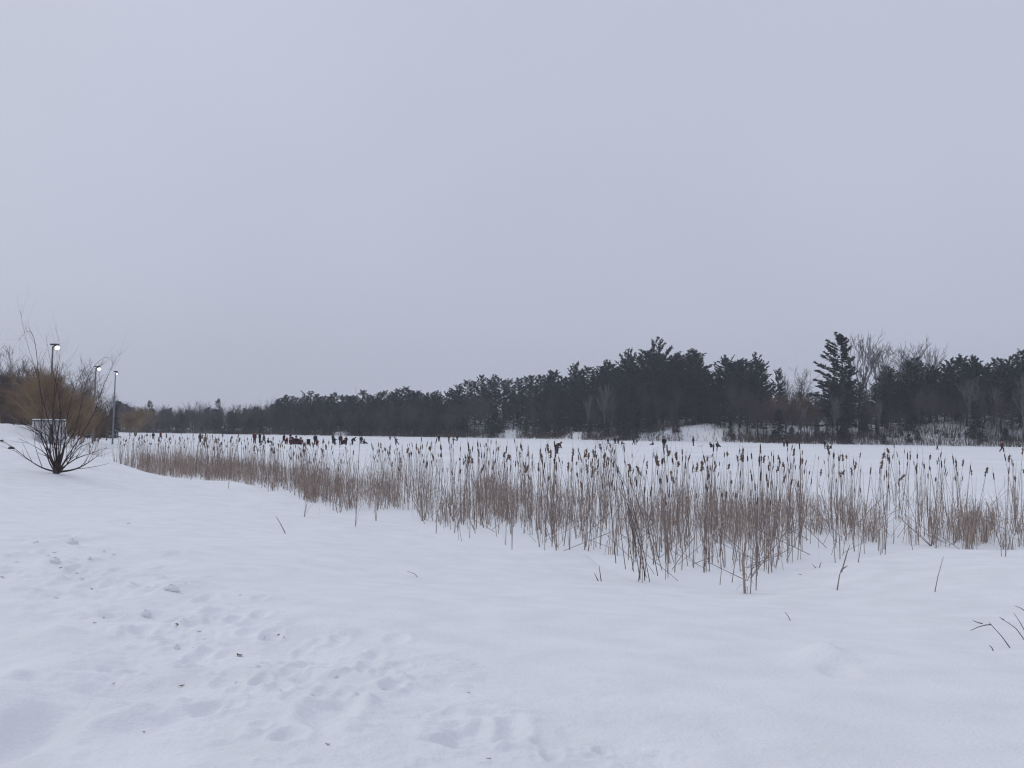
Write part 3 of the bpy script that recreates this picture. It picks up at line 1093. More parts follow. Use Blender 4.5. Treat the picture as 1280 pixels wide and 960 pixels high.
ST = []
for pts in ([(70, 592), (58, 575), (52, 548), (47, 530), (44, 505)], [(70, 592), (60, 560), (50, 540), (30, 530), (4, 523)], [(71, 592), (64, 570), (58, 545), (62, 510), (58, 470), (48, 430), (44, 396)],
            [(72, 592), (70, 565), (74, 535), (76, 500), (74, 460)], [(72, 592), (76, 560), (78, 530), (74, 490), (66, 455), (60, 420)], [(73, 592), (84, 577), (98, 563), (106, 545), (112, 525), (116, 500)],
            [(73, 592), (86, 580), (100, 562), (118, 553), (140, 545)], [(72, 592), (80, 568), (88, 548), (100, 535), (108, 528)], [(74, 590), (95, 586), (115, 575), (134, 558)],
            [(70, 590), (55, 585), (40, 575), (20, 558), (10, 552)], [(70, 588), (62, 574), (48, 562), (22, 549)], [(71, 590), (66, 560), (66, 525), (68, 480), (74, 440), (68, 410)],
            [(73, 590), (82, 560), (86, 530), (96, 490), (112, 460)], [(72, 590), (60, 568), (56, 548), (38, 538), (28, 528)], [(74, 588), (90, 574), (108, 566), (122, 560)],
            [(72, 592), (74, 570), (90, 540), (94, 520), (104, 470), (122, 446), (134, 452)], [(70, 590), (64, 555), (42, 490), (30, 430), (18, 412), (2, 424)], [(72, 590), (92, 560), (116, 522), (132, 480), (146, 452), (155, 442)],
            [(71, 590), (76, 555), (72, 520), (80, 480), (90, 455)], [(72, 590), (67, 545), (70, 505), (64, 470)]):
    dy = U(-0.25, 0.25)
    ST.append(([loc(a, b, dy * i) for i, (a, b) in enumerate(pts)], U(.028, .043) if pts[-1][1] > 500 else .025))
ST.append(([(0, 0, -.3), (0.01, 0, .25), (0.03, 0, .6)], .17))
shrub('bush', 'big dark leafless bush on left bank with whippy stems fanning out', 'bush', p, ST, M['shrub'], seed=5, twn=4, tl=1.25, tr=.016)
# thin orange rods in the middle of the bush
p2 = hit(118, 552)
k2 = p2.y / F
ST = [([(0, 0, -.1), (U(-6, 6) * k2, U(-.3, .3), 14 * k2), (U(-14, 14) * k2, U(-.5, .5), U(16, 26) * k2)], .035) for _ in range(7)]
shrub('bush', 'small red brown bush on the shore under the middle lamp', 'bush', p2 - Vector((0, 0, .05)), ST, M['russet'], seed=6, twn=0)
# tall reddish sapling clump in the reeds
p3 = on_level(803, 727)
k3 = p3.y / F
ST = []
for pts in ([(812, 727), (804, 690), (786, 620), (766, 575), (750, 540), (738, 500)], [(808, 722), (794, 680), (776, 610), (765, 560), (757, 520), (752, 482)],
            [(792, 715), (784, 668), (772, 600), (764, 545), (760, 510)], [(806, 726), (802, 690), (786, 640), (770, 590), (744, 556), (734, 540)],
            [(782, 712), (774, 650), (768, 590), (770, 550), (766, 520)], [(800, 725), (790, 660), (774, 596), (760, 566), (748, 548), (728, 536)],
            [(770, 705), (764, 640), (758, 580), (745, 530), (742, 505)], [(822, 720), (812, 670), (790, 610), (776, 560), (772, 530)]):
    ST.append(([((a - 803) * k3, 0.06 * i * U(-1, 1), (727 - b) * k3) for i, (a, b) in enumerate(pts)], U(.005, .0085)))
shrub('sapling', 'tall reddish leafless sapling clump rising above cattails near centre', 'sapling', p3, ST, M['shrub'], seed=8, twn=2.6)
p4 = on_level(444, 664)
k4 = p4.y / F
shrub('sapling', 'single tall dark whip standing in reeds left of centre', 'sapling', p4,
      [([(0, 0, -.1), (2 * k4, 0, 70 * k4), (3 * k4, 0, 130 * k4), (-4 * k4, 0, 182 * k4)], .013)], M['shrub'], seed=9, twn=0)

# ------------------------------------------------------------------ weeds, litter and snow clods on the near bank
def weed(label, polys, seed, r=.006):
    b = hit(*polys[0][0])
    kk = b.y / F
    t = thing('dry_weed', label, 'weed stalk', b, 0)
    bx, by = polys[0][0]
    for i, pl in enumerate(polys):
        m = MB()
        m.tube([((a - bx) * kk, .02 * j, (by - c) * kk - (.04 if (i == 0 and j == 0) else 0)) for j, (a, c) in enumerate(pl)],
               [r * (1 - .6 * j / max(len(pl) - 1, 1)) for j in range(len(pl))], 5)
        m.build('stalk' if i == 0 else 'twig', M['stem'] if seed % 2 else M['post'], t)


weed('dark bent weed with two side twigs at right edge', [[(1266, 810), (1254, 797), (1239, 780)], [(1240, 782), (1234, 783), (1226, 786), (1217, 791)], [(1229, 781), (1224, 780), (1219, 778)]], 2)
weed('second bent grey weed reaching in from the right edge', [[(1284, 800), (1272, 787), (1263, 780), (1256, 776)], [(1256, 776), (1251, 773)]], 1)
weed('curved grey weed at right edge above the bent dark weed', [[(1284, 790), (1276, 778), (1270, 768)], [(1284, 766), (1277, 761), (1271, 759)]], 1)
weed('short dark stub in snow below the bent dark weed', [[(1244, 814), (1241, 810), (1239, 808)]], 2)
weed('forked dry stalk leaning right in front of the cattails', [[(1046, 738), (1050, 720), (1053, 712)], [(1052, 716), (1060, 690), (1064, 682)], [(1053, 712), (1060, 708)]], 1, .012)
weed('pale leaning dry stalk alone on snow at right', [[(1168, 740), (1173, 722), (1181, 697)]], 1, .008)
weed('tiny dry stalk lying on open snow right of centre', [[(990, 776), (986, 771), (982, 766)]], 1, .006)
weed('thin dry stalk lying on open snow near centre', [[(525, 722), (518, 718), (508, 715)]], 1, .006)
weed('leaning dry stalk on snow below the left reeds', [[(358, 667), (350, 655), (344, 646)]], 1, .011)
weed('thin twig sticking out of snow left of the sapling clump', [[(752, 727), (750, 716), (749, 708)], [(748, 727), (743, 717)]], 2, .009)
weed('short broken twig on snow right of the torn reed bundle', [[(1022, 710), (1016, 706)], [(1024, 710), (1027, 703)]], 2, .009)

Rl = random.Random(3)


def litter(px, py, s, label, grp=None, kind=0):
    p = hit(px, py)
    p.z = gz(p.x, p.y, True)
    m = MB()
    w = s / F * p.y
    n = 6
    a = Rl.uniform(-1.2, 1.2)
    pts, ws = [], []
    for i in range(n):
        t = i / (n - 1) - .5
        pts.append((t * w * math.cos(a), t * w * math.sin(a), .006 + w * Rl.uniform(0, .35) * (abs(t) * 1.3) ** 2 + .10 * w * Rl.random()))
        ws.append(w * Rl.uniform(.12, .42) * math.cos(t * 2.6) + .002)
    m.ribbon(pts, ws, (-math.sin(a), math.cos(a), .25))
    o = m.build('dead_leaf', [M['litter']])
    o.location = p
    tag(o, label, 'leaf', grp)


litter(410, 935, 9, 'brown curled leaf nearest to the bottom edge of the photo')
litter(227, 851, 8, 'dark curled leaf in a shallow hollow, left foreground')
litter(299, 822, 13, 'long pale curled leaf with dark tip on trodden snow')
litter(221, 786, 12, 'thin dark twig like leaf on trodden snow, above the pale clod')
litter(249, 793, 6, 'tiny dark leaf scrap right of the twig like leaf')
litter(348, 792, 6, 'tiny dark leaf scrap furthest right on the trodden snow')
litter(611, 951, 6, 'tiny dark leaf scrap near bottom edge in the centre')
litter(286, 884, 10, 'flat brown leaf at rim of the large footprint')
litter(1000, 719, 5, 'tiny dark leaf scrap in front of the cattails')
for px, py, s in ((68, 693, 6), (75, 712, 6), (96, 713, 5), (115, 737, 5), (130, 772, 5), (3, 723, 6), (118, 784, 6), (243, 813, 5), (355, 798, 4), (142, 854, 5), (586, 868, 4), (180, 920, 4)):
    litter(px, py, s, 'small brown speck of leaf litter on the trodden snow', 'specks of leaf litter on the trodden snow')


def clod(px, py, w, h, label, grp=None):
    p = hit(px, py)
    p.z = gz(p.x, p.y, True)
    kk = p.y / F
    m = MB()
    m.blob((0, 0, h * kk * .02), (w * kk * .5, w * kk * Rl.uniform(.32, .5), h * kk * .55), 11, 7, .2, Rl)
    o = m.build('snow_clod', [M['clod']], None, True)
    o.location = p
    o.rotation_euler = (0, 0, Rl.uniform(0, 6))
    tag(o, label, 'snow clod', grp)


clod(90, 680, 16, 10, 'largest upright snow clod on the trodden strip, far left')
clod(214, 742, 24, 10, 'broad broken snow slab at edge of the trodden strip')
clod(181, 772, 16, 9, 'dirty rounded snow clod left of the dark twig like leaf')
clod(221, 813, 9, 8, 'small brownish snow clod below the dark twig like leaf')
clod(266, 768, 16, 6, 'flat snow clod right of the broken slab')
for px, py, w in ((45, 682, 9), (112, 703, 8), (68, 707, 14), (142, 695, 6), (102, 723, 7), (158, 768, 9), (70, 746, 8), (300, 745, 5), (160, 655, 5), (256, 806, 7), (330, 795, 6), (480, 862, 8), (445, 872, 8), (390, 870, 7),
                  (505, 848, 6), (60, 697, 5), (30, 735, 6), (20, 705, 6), (232, 732, 6), (246, 778, 6), (322, 838, 7), (350, 858, 8), (296, 850, 6), (420, 850, 5), (130, 690, 5)):
    clod(px, py, w, w * .55, 'small snow clod scattered over the trodden strip', 'small snow clods on the trodden strip')

# ------------------------------------------------------------------ people on the ice
def skin_mesh(P, E, rad):
    me = bpy.data.meshes.new('skeleton')
    me.from_pydata([tuple(v) for v in P], E, [])
    o = bpy.data.objects.new('skeleton', me)
    COL.objects.link(o)
    s = o.modifiers.new('s', 'SKIN')
    s.use_smooth_shade = True
    for i, d in enumerate(me.skin_vertices[0].data):
        d.radius = (rad[i], rad[i])
        d.use_root = i == 0
    o.modifiers.new('u', 'SUBSURF').levels = 1
    dg = bpy.context.evaluated_depsgraph_get()
    out = bpy.data.meshes.new_from_object(o.evaluated_get(dg))
    bpy.data.objects.remove(o)
    bpy.data.meshes.remove(me)
    return out


J = ['pel', 'spi', 'che', 'nek', 'chin', 'head', 'top', 'nose', 'shL', 'elL', 'wrL', 'haL', 'thL', 'shR', 'elR', 'wrR', 'haR', 'thR', 'hiL', 'knL', 'anL', 'toL', 'hiR', 'knR', 'anR', 'toR']
ED = [('pel', 'spi', 1), ('spi', 'che', 1), ('che', 'nek', 1), ('nek', 'chin', 0), ('chin', 'head', 0), ('head', 'top', 0), ('head', 'nose', 0)]
for s_ in 'LR':
    ED += [('che', 'sh' + s_, 1), ('sh' + s_, 'el' + s_, 1), ('el' + s_, 'wr' + s_, 1), ('wr' + s_, 'ha' + s_, 3), ('wr' + s_, 'th' + s_, 3),
           ('pel', 'hi' + s_, 2), ('hi' + s_, 'kn' + s_, 2), ('kn' + s_, 'an' + s_, 2), ('an' + s_, 'to' + s_, 4)]
RD = dict(pel=.15, spi=.155, che=.165, nek=.07, chin=.085, head=.10, top=.075, nose=.018, sh=.088, el=.066, wr=.05, ha=.05, th=.022, hi=.105, kn=.076, an=.06, to=.048)
BASE = dict(pel=(0, 0, .92), spi=(0, 0, 1.13), che=(0, 0, 1.34), nek=(0, 0, 1.48), chin=(0, -.015, 1.55), head=(0, -.02, 1.63), top=(0, -.005, 1.70), nose=(0, -.125, 1.61),
            sh=(.19, 0, 1.37), el=(.26, .03, 1.10), wr=(.25, -.06, .88), ha=(.25, -.09, .79), th=(.21, -.13, .85), hi=(.10, 0, .87), kn=(.12, -.03, .48), an=(.12, 0, .09), to=(.14, -.17, .05))


def pose(**kw):
    P = {}
    for j in J:
        if j in BASE:
            P[j] = Vector(BASE[j])
        else:
            v = Vector(BASE[j[:2]])
            if j[2] == 'R':
                v.x = -v.x
            P[j] = v
    for k_, v in kw.items():
        P[k_] = Vector(v)
    return P


def lean(P, ang, z0=.92):
    R_ = Matrix.Rotation(ang, 3, 'X')
    for j in P:
        if j[:2] in ('sp', 'ch', 'ne', 'he', 'to', 'no', 'sh', 'el', 'wr', 'ha', 'th') and j not in ('toL', 'toR'):
            P[j] = R_ @ (P[j] - Vector((0, 0, z0))) + Vector((0, 0, z0))
    return P


POSES = {
    'stand': pose(),
    'stand_apart': pose(elL=(.30, -.02, 1.12), wrL=(.22, -.20, 1.02), haL=(.15, -.26, 1.04), thL=(.16, -.22, 1.09), knL=(.15, -.02, .48), anL=(.19, 0, .09), toL=(.24, -.16, .05)),
    'walk': lean(pose(knL=(.11, -.22, .52), anL=(.11, -.20, .10), toL=(.12, -.37, .06), knR=(-.11, .06, .48), anR=(-.11, .33, .16), toR=(-.12, .22, .04),
                      wrR=(-.25, -.22, .96), haR=(-.25, -.30, .90), thR=(-.2, -.28, .97), wrL=(.27, .16, .90), haL=(.27, .20, .82), thL=(.23, .12, .84)), .12),
    'skate': lean(pose(knL=(.13, -.20, .50), anL=(.12, -.06, .10), toL=(.13, -.23, .06), knR=(-.22, .18, .52), anR=(-.38, .48, .22), toR=(-.46, .36, .10),
                       elL=(.34, .14, 1.16), wrL=(.42, .30, 1.0), haL=(.44, .37, .93), thL=(.4, .3, .92), wrR=(-.30, -.25, 1.0), haR=(-.28, -.34, .95), thR=(-.23, -.3, 1.0)), .48),
    'bend': lean(pose(elL=(.24, -.2, 1.2), elR=(-.24, -.2, 1.2), wrL=(.2, -.42, 1.22), haL=(.18, -.5, 1.25), thL=(.14, -.45, 1.28), wrR=(-.2, -.42, 1.22), haR=(-.18, -.5, 1.25), thR=(-.14, -.45, 1.28),
                      knL=(.15, -.1, .5), knR=(-.15, -.1, .5)), 1.0),
}
sit = pose()
for j in sit:
    sit[j] = sit[j] - Vector((0, 0, .77))
sit.update(hiL=Vector((.1, -.06, .13)), hiR=Vector((-.1, -.06, .13)), knL=Vector((.16, -.42, .36)), knR=Vector((-.16, -.44, .34)), anL=Vector((.15, -.74, .09)), anR=Vector((-.15, -.78, .09)),
           toL=Vector((.18, -.82, .22)), toR=Vector((-.18, -.86, .22)), elL=Vector((.28, -.1, .34)), elR=Vector((-.28, -.1, .34)), wrL=Vector((.2, -.32, .38)), wrR=Vector((-.2, -.32, .38)),
           haL=Vector((.16, -.40, .42)), haR=Vector((-.16, -.40, .42)), thL=Vector((.12, -.35, .46)), thR=Vector((-.12, -.35, .46)))
POSES['sit'] = lean(sit, .15, .13)
cro = pose()
for j in cro:
    cro[j] = cro[j] - Vector((0, 0, .62))
cro.update(hiL=Vector((.1, 0, .29)), hiR=Vector((-.1, 0, .29)), knL=Vector((.17, -.36, .50)), knR=Vector((-.13, -.2, .12)), anL=Vector((.15, -.30, .09)), anR=Vector((-.13, .26, .12)),
           toL=Vector((.16, -.47, .05)), toR=Vector((-.13, .30, .03)))
POSES['kneel'] = lean(cro, .55, .30)


def body_mesh(P):
    idx = {j: i for i, j in enumerate(J)}
    rad = []
    for j in J:
        rad.append(1.38 * (RD[j] if j in RD else RD[j[:2]]))
    me = skin_mesh([P[j] for j in J], [(idx[a], idx[b]) for a, b, _ in ED], rad)
    mi = []
    for f in me.polygons:
        c = f.center
        best, bm = 9, 1
        for a, b, m_ in ED:
            A, B = P[a], P[b]
            d = B - A
            t = max(0, min(1, (c - A).dot(d) / max(d.length_squared, 1e-9)))
            q = (c - A - d * t).length - .5 * (rad[idx[a]] * (1 - t) + rad[idx[b]] * t)
            if q < best:
                best, bm = q, m_
        mi.append(bm)
    me.polygons.foreach_set('material_index', mi)
    return me


BODY = {k_: body_mesh(P) for k_, P in POSES.items()}
HATM = {}
for k_, P in POSES.items():
    h = MB()
    h.blob((0, 0, 0), (.122, .128, .115), 12, 8)
    h.blob((0, 0, .125), (.035, .035, .035), 8, 5)
    ax = (P['top'] - P['chin']).normalized().to_track_quat('Z', 'Y').to_matrix()
    o_ = P['head'].lerp(P['top'], .75) + Vector((0, .012, 0))
    h.v = [tuple(ax @ Vector(v) + o_) for v in h.v]
    HATM[k_] = h
CL = dict(black=(.018, .018, .022), navy=(.022, .026, .05), maroon=(.10, .018, .028), red=(.22, .03, .04), brown=(.075, .045, .035), grey=(.09, .09, .10), plum=(.06, .02, .04), blue=(.03, .05, .12), tan=(.22, .16, .12), white=(.5, .5, .52))


def person(px, pyf, hpx, ps, jacket, trousers, hat, label, face=0.0, group='people out on the ice'):
    p = on_level(px, pyf)
    full = {'sit': 1.02, 'kneel': 1.1, 'bend': 1.45, 'skate': 1.62}.get(ps, 1.80)
    s = hpx * (1.32 if px > 520 else 1.0) / F * p.y / full
    me = BODY[ps].copy()
    ids = [f.material_index for f in me.polygons]
    me.materials.clear()
    for m_ in (M['skin'], cloth(jacket, CL[jacket]), cloth(trousers, CL[trousers]), cloth('black', CL['black']), cloth('black', CL['black'])):
        me.materials.append(m_)
    me.polygons.foreach_set('material_index', ids)
    t = thing('person', label, 'person', (p.x, p.y, 0.0), face, group)
    t.scale = (s * 1.2, s * 1.2, s * 1.1)
    link('body', me, t)
    HATM[ps].build('hat', cloth(hat, CL[hat]), t, True)


PEOPLE = [
    (191.5, 549, 8, 'stand', 'black', 'black', 'black', 'dark dressed person seen through reeds, furthest left', 0.3),
    (200.5, 549, 9, 'walk', 'red', 'plum', 'black', 'person in red coat walking behind the left reeds', 1.2),
    (250, 553, 11, 'stand', 'navy', 'black', 'black', 'person in dark coat behind left reeds, beside a tan one', 2.5),
    (256.5, 556, 11, 'stand_apart', 'tan', 'brown', 'tan', 'person in tan coat behind the left reeds', 0.5),
    (318, 554, 13, 'stand', 'maroon', 'plum', 'black', 'tall person in maroon coat at left of a trio', 0.8),
    (324.5, 554, 12.5, 'stand_apart', 'black', 'black', 'black', 'dark dressed person in middle of the trio beside maroon coat', 2.2),
    (330, 554, 11, 'walk', 'plum', 'black', 'maroon', 'person in plum coat at right of the trio', -1.2),
    (334.5, 554, 6, 'sit', 'plum', 'black', 'black', 'small seated person at the right foot of the trio', 1.5),
    (354.5, 555, 12, 'walk', 'black', 'black', 'black', 'dark person striding left of the seated huddle', 1.4),
    (358.5, 555.5, 8.5, 'stand', 'maroon', 'maroon', 'red', 'child in red suit beside the dark striding person', 0.0),
    (363, 556, 8.5, 'sit', 'maroon', 'maroon', 'black', 'person in maroon sitting at left end of the huddle', 0.9),
    (366, 555, 11, 'kneel', 'black', 'black', 'black', 'dark kneeling person, tallest in the huddle', -0.5),
    (370, 555.5, 10, 'sit', 'black', 'navy', 'black', 'dark seated person in the middle of the huddle', 0.3),
    (373, 555.5, 8.5, 'kneel', 'black', 'black', 'black', 'dark crouching person leaning right in the huddle', 1.2),
    (376.5, 556, 8.5, 'sit', 'maroon', 'plum', 'black', 'person in maroon sitting at right end of the huddle', -0.8),
    (394, 556, 12.5, 'stand', 'navy', 'black', 'black', 'tall dark person right of the dark crate', 0.6),
    (396.5, 558, 8.5, 'stand', 'maroon', 'maroon', 'maroon', 'child in red beside the tall dark person', 0.0),
    (416, 554.5, 11, 'stand_apart', 'black', 'black', 'black', 'dark person looking left, near the middle of left group', 1.2),
    (418.5, 556.5, 9, 'skate', 'black', 'black', 'black', 'dark child skating beside the person looking left', -0.9),
    (425.5, 556, 12, 'stand', 'plum', 'black', 'black', 'person in plum coat, tallest of a tight trio', 0.3),
    (428.5, 556, 8, 'kneel', 'plum', 'black', 'maroon', 'crouching person in the middle of the tight trio', 1.0),
    (432.5, 556, 10, 'stand', 'black', 'black', 'black', 'dark person at right end of the tight trio', -0.4),
    (440, 556, 9, 'bend', 'black', 'black', 'black', 'dark person bent over right of the tight trio', 1.3),
    (451.5, 555, 9.5, 'stand', 'black', 'black', 'black', 'dark person standing beside a grey coated one', 0.4),
    (454.5, 555, 6, 'sit', 'grey', 'black', 'black', 'grey coated person sitting beside a dark standing one', 1.0),
    (487.5, 550.5, 5, 'stand', 'navy', 'black', 'black', 'tiny dark person just above the blue skater', 0.0),
    (495.5, 556.5, 9, 'skate', 'blue', 'navy', 'black', 'lone skater in blue leaning left', -1.5),
    (548.5, 552, 6, 'stand', 'black', 'black', 'black', 'tiny dark person alone on open ice near centre', 0.0),
    (561, 551, 5.5, 'stand', 'black', 'plum', 'black', 'tiny dark person, left one of three near centre', 0.3),
    (566, 551, 3.5, 'sit', 'black', 'black', 'black', 'tiny person sitting on ice between two standing ones', 1.5),
    (571.5, 551, 5.5, 'stand', 'plum', 'black', 'black', 'tiny dark person, right one of three near centre', -0.3),
    (695.5, 567, 10.5, 'bend', 'brown', 'grey', 'grey', 'person in brown coat stooping behind the centre cattails', 0.9),
    (760, 555, 5, 'stand', 'blue', 'navy', 'grey', 'small person in blue beside the red sapling', 0.3),
    (769, 555, 6, 'stand', 'black', 'black', 'black', 'dark person, left one of a close pair right of sapling', 0.0),
    (772.7, 555, 6, 'stand', 'navy', 'black', 'black', 'dark person, right one of a close pair right of sapling', 0.4),
    (777, 555.5, 3.5, 'sit', 'navy', 'black', 'grey', 'small person sitting right of the close pair', 1.2),
    (792, 556, 6, 'walk', 'black', 'black', 'black', 'dark person walking with a child below the tall pines', 1.0),
    (794.8, 556, 4.5, 'bend', 'black', 'navy', 'black', 'dark child bending beside a walking person', 1.4),
    (816.5, 556.5, 3.5, 'sit', 'navy', 'black', 'black', 'small person sliding seated on ice left of long coated one', -1.2),
    (830, 560, 9.5, 'stand', 'black', 'black', 'plum', 'tall person in a long dark coat, alone right of centre', 0.0),
    (866.5, 557.5, 8.5, 'stand_apart', 'black', 'black', 'black', 'dark person standing below the open snow slope', 1.3),
    (889.5, 559.5, 5, 'kneel', 'black', 'black', 'black', 'dark crouching person right of the open snow slope', -1.0),
    (896.3, 559, 5, 'sit', 'black', 'navy', 'black', 'dark sitting person right of the crouching one', 0.4),
    (980, 558.5, 6, 'stand', 'grey', 'black', 'white', 'grey coated person, left one of a pair by the far brush', 0.0),
    (984, 558.5, 7, 'stand', 'black', 'black', 'plum', 'dark coated person, right one of a pair by the far brush', 0.4),
    (1031, 561, 8, 'stand', 'black', 'black', 'black', 'dark person standing left of the plumed pine foot', 1.3),
    (1037.5, 561, 4, 'kneel', 'black', 'black', 'black', 'small dark person crouching beside a standing one', 1.3),
    (1171.5, 563, 5, 'walk', 'black', 'black', 'white', 'small dark person alone on open ice at right', 0.9),
    (1252.5, 565, 10, 'walk', 'maroon', 'black', 'maroon', 'person in maroon coat furthest right on the ice', 1.2),
]
for a in PEOPLE:
    person(*a)

# crate and sleds
p = on_level(385.5, 555.5)
kk = p.y / F
cr_ = thing('crate', 'dark square crate standing on the ice right of the huddle', 'crate', (p.x, p.y, 0), 0.2)
m = MB()
m.box((-2.3 * kk, -.4, 0), (2.3 * kk, .4, 6.2 * kk))
for z_ in (.15, .45, .75):
    m.box((-2.35 * kk, -.43, z_), (2.35 * kk, -.4, z_ + .14))
m.build('body', cloth('black', CL['black']), cr_)
m = MB()
m.box((-2.45 * kk, -.46, 6.2 * kk), (2.45 * kk, .46, 6.2 * kk + .07))
m.build('lid', M['dark'], cr_)


def sled(px, py, label, w=1.1):
    p = on_level(px, py)
    t = thing('sled', label, 'sled', (p.x, p.y, 0), U(-.3, .3), 'sleds on the ice')
    m = MB()
    pts = [(-w * .5, 0, .16), (w * .35, 0, .16), (w * .5, 0, .26), (w * .56, 0, .40)]
    for a_, b_ in zip(pts[:-1], pts[1:]):
        m.face([(a_[0], -.22, a_[2]), (b_[0], -.22, b_[2]), (b_[0], .22, b_[2]), (a_[0], .22, a_[2])])
        m.face([(a_[0], -.22, a_[2] + .03), (a_[0], .22, a_[2] + .03), (b_[0], .22, b_[2] + .03), (b_[0], -.22, b_[2] + .03)])
    m.build('deck', cloth('plum', CL['plum']), t)
    for s_ in (-1, 1):
        r_ = MB()
        r_.tube([(-w * .5, .18 * s_, .03), (w * .4, .18 * s_, .03), (w * .52, .18 * s_, .12), (w * .56, .18 * s_, .36)], [.025] * 4, 5)
        r_.build('runner', M['dark'], t)


sled(383, 556.4, 'low sled on the ice left of the dark crate')
sled(874.5, 557.8, 'dark sled on ice right of person below the snow slope')
sled(886, 571.5, 'small dark sled lying alone on ice behind the cattails', 0.8)

# ------------------------------------------------------------------ cattails
def cattail_parts(seed, kind):
    R = random.Random(seed)
    u = R.uniform
    h = u(1.85, 2.15) if kind != 'reed' else u(1.5, 2.35)
    bx, by = u(-.14, .14), u(-.12, .12)

    def c(t):
        return Vector((bx * t ** 1.8, by * t ** 1.8, h * t))
    st, sp, tip, lv = MB(), MB(), MB(), []
    st.tube([c(i / 6) - Vector((0, 0, .05 if i == 0 else 0)) for i in range(7)], [.0085 - .0045 * i / 6 for i in range(7)] if kind != 'reed' else [.008 - .006 * i / 6 for i in range(7)], 5)
    if kind != 'reed':
        d = (c(1) - c(.9)).normalized()
        L_ = u(.13, .25)
        r = u(.0100, .0150) if kind == 'spike' else u(.017, .024)
        p0 = c(1) - d * .01
        pts, rr = [], []
        n = 8
        for i in range(n + 1):
            t = i / n
            pts.append(p0 + d * L_ * t + (Vector((u(-.012, .012), u(-.012, .012), 0)) if kind == 'shaggy' else Vector((0, 0, 0))))
            q = r * math.sqrt(max(0.0, 1 - (2 * t - 1) ** 4)) + .002
            rr.append(q * (u(.6, 1.25) if kind == 'shaggy' else 1))
        sp.tube(pts, rr, 8)
        if kind == 'shaggy':
            for _ in range(26):
                t = R.random()
                b = p0 + d * L_ * t
                a = u(0, 6.28)
                o = Vector((math.cos(a), math.sin(a), u(-.9, .4)))
                e = b + o * u(.03, .06)
                sp.face([b + Vector((0, 0, .02)), e, b - Vector((0, 0, .02))])
        tip.tube([p0 + d * (L_ - .005), p0 + d * (L_ + u(.06, .2))], [.0035, .0015], 4)
    for k_ in range(R.choice((0, 1, 1, 2))):
        b = MB()
        a = u(0, 6.28)
        o = Vector((math.cos(a), math.sin(a), 0))
        top = u(.5, 1.2)
        pts = [o * .01]
        pts.append(o * u(.03, .1) + Vector((0, 0, top * .55)))
        pts.append(o * u(.1, .22) + Vector((0, 0, top)))
        if R.random() < .75:
            pts.append(pts[-1] + o * u(.08, .25) + Vector((0, 0, u(-.2, .08))))
            pts.append(pts[-1] + o * u(.02, .2) + Vector((0, 0, u(-.45, -.1))))
        else:
            pts.append(pts[-1] + o * u(.04, .2) + Vector((0, 0, u(.2, .5))))
        n = len(pts)
        b.ribbon(pts, [.013 * (1 - .7 * i / (n - 1)) for i in range(n)], (-o.y, o.x, .2))
        lv.append(b)
    return st, sp, tip, lv


CT = {}
CARR = {}
CM = [M['stem'], M['spike'], M['fluff'], M['leaf']]
for kind, n in (('spike', 9), ('shaggy', 6), ('reed', 8)):
    for i in range(n):
        st, sp, tip, lv = cattail_parts(200 + i + 50 * len(kind), kind)
        acc = Mass()
        acc.add(st.arrays(), (0, 0, 0), mi=0)
        if sp.f:
            acc.add(sp.arrays(), (0, 0, 0), mi=1 if kind == 'spike' else 2)
            acc.add(tip.arrays(), (0, 0, 0), mi=0)
        for b in lv:
            acc.add(b.arrays(), (0, 0, 0), mi=3)
        CARR[(kind, i)] = (np.concatenate(acc.v), np.concatenate(acc.l), np.concatenate(acc.s), np.concatenate(acc.m))
        CT[(kind, i)] = (st.mesh('stem', [M['stem']], True), sp.mesh('spike', [M['spike' if kind == 'spike' else 'fluff']], True) if sp.f else None,
                         tip.mesh('spike_tip', [M['stem']]) if sp.f else None, [b.mesh('leaf', [M['leaf']]) for b in lv])
# regions: px range, front edge is the shoreline pixel row, back row, stems, leaf ribbons
EDGE = [(-50, 598), (110, 600), (150, 598), (250, 602), (320, 611), (385, 632), (440, 646), (500, 650), (600, 683), (730, 695), (800, 726), (930, 735), (1000, 712), (1140, 690), (1300, 690)]


def edge(px):
    w_ = min(max((px - 320) / 200, 0), 1) * (1 if px < 1130 else .3)
    return float(np.interp(px, [e[0] for e in EDGE], [e[1] for e in EDGE])) + w_ * (7 * math.sin(px / 21) + 6 * math.sin(px / 8.3 + 1) - 4)


REG = [(112, 150, 20, 26, 0.3), (150, 205, 22, 110, 1), (205, 310, 22, 230, 1), (310, 378, 30, 150, 1), (378, 500, 42, 190, 1), (500, 590, 52, 150, .5),
       (585, 690, 66, 170, 1), (690, 760, 70, 90, .6), (740, 890, 95, 175, .6), (880, 1000, 95, 175, 1), (1000, 1130, 72, 100, .5), (1150, 1285, 50, 80, .5), (1100, 1180, 60, 16, .2)]
SPOTS = []
Rc = random.Random(21)
for x0, x1, back, n, _ in REG:
    for _k in range(n):
        if _k % 6 == 0:
            cx_ = Rc.uniform(x0, x1)
        px = min(max(Rc.gauss(cx_, 7.5), x0), x1)
        f = Rc.random() ** 0.8
        py = edge(px) - 4 - back * f * 0.92
        SPOTS.append((px, py))
SPOTS += [(380, 661), (444, 669), (835, 722), (900, 731), (915, 728), (1252, 710), (1257, 712), (1073, 712), (1044, 704), (640, 690), (632, 682), (798, 727), (803, 728), (806, 722), (800, 724), (945, 738), (938, 742),
          (1141, 688), (958, 712), (968, 708), (985, 704), (712, 688), (560, 660), (425, 640), (470, 655), (545, 668), (285, 618), (238, 612)]
SPOTS = sorted(((on_level(a, b), a) for a, b in SPOTS), key=lambda t: t[0].y)
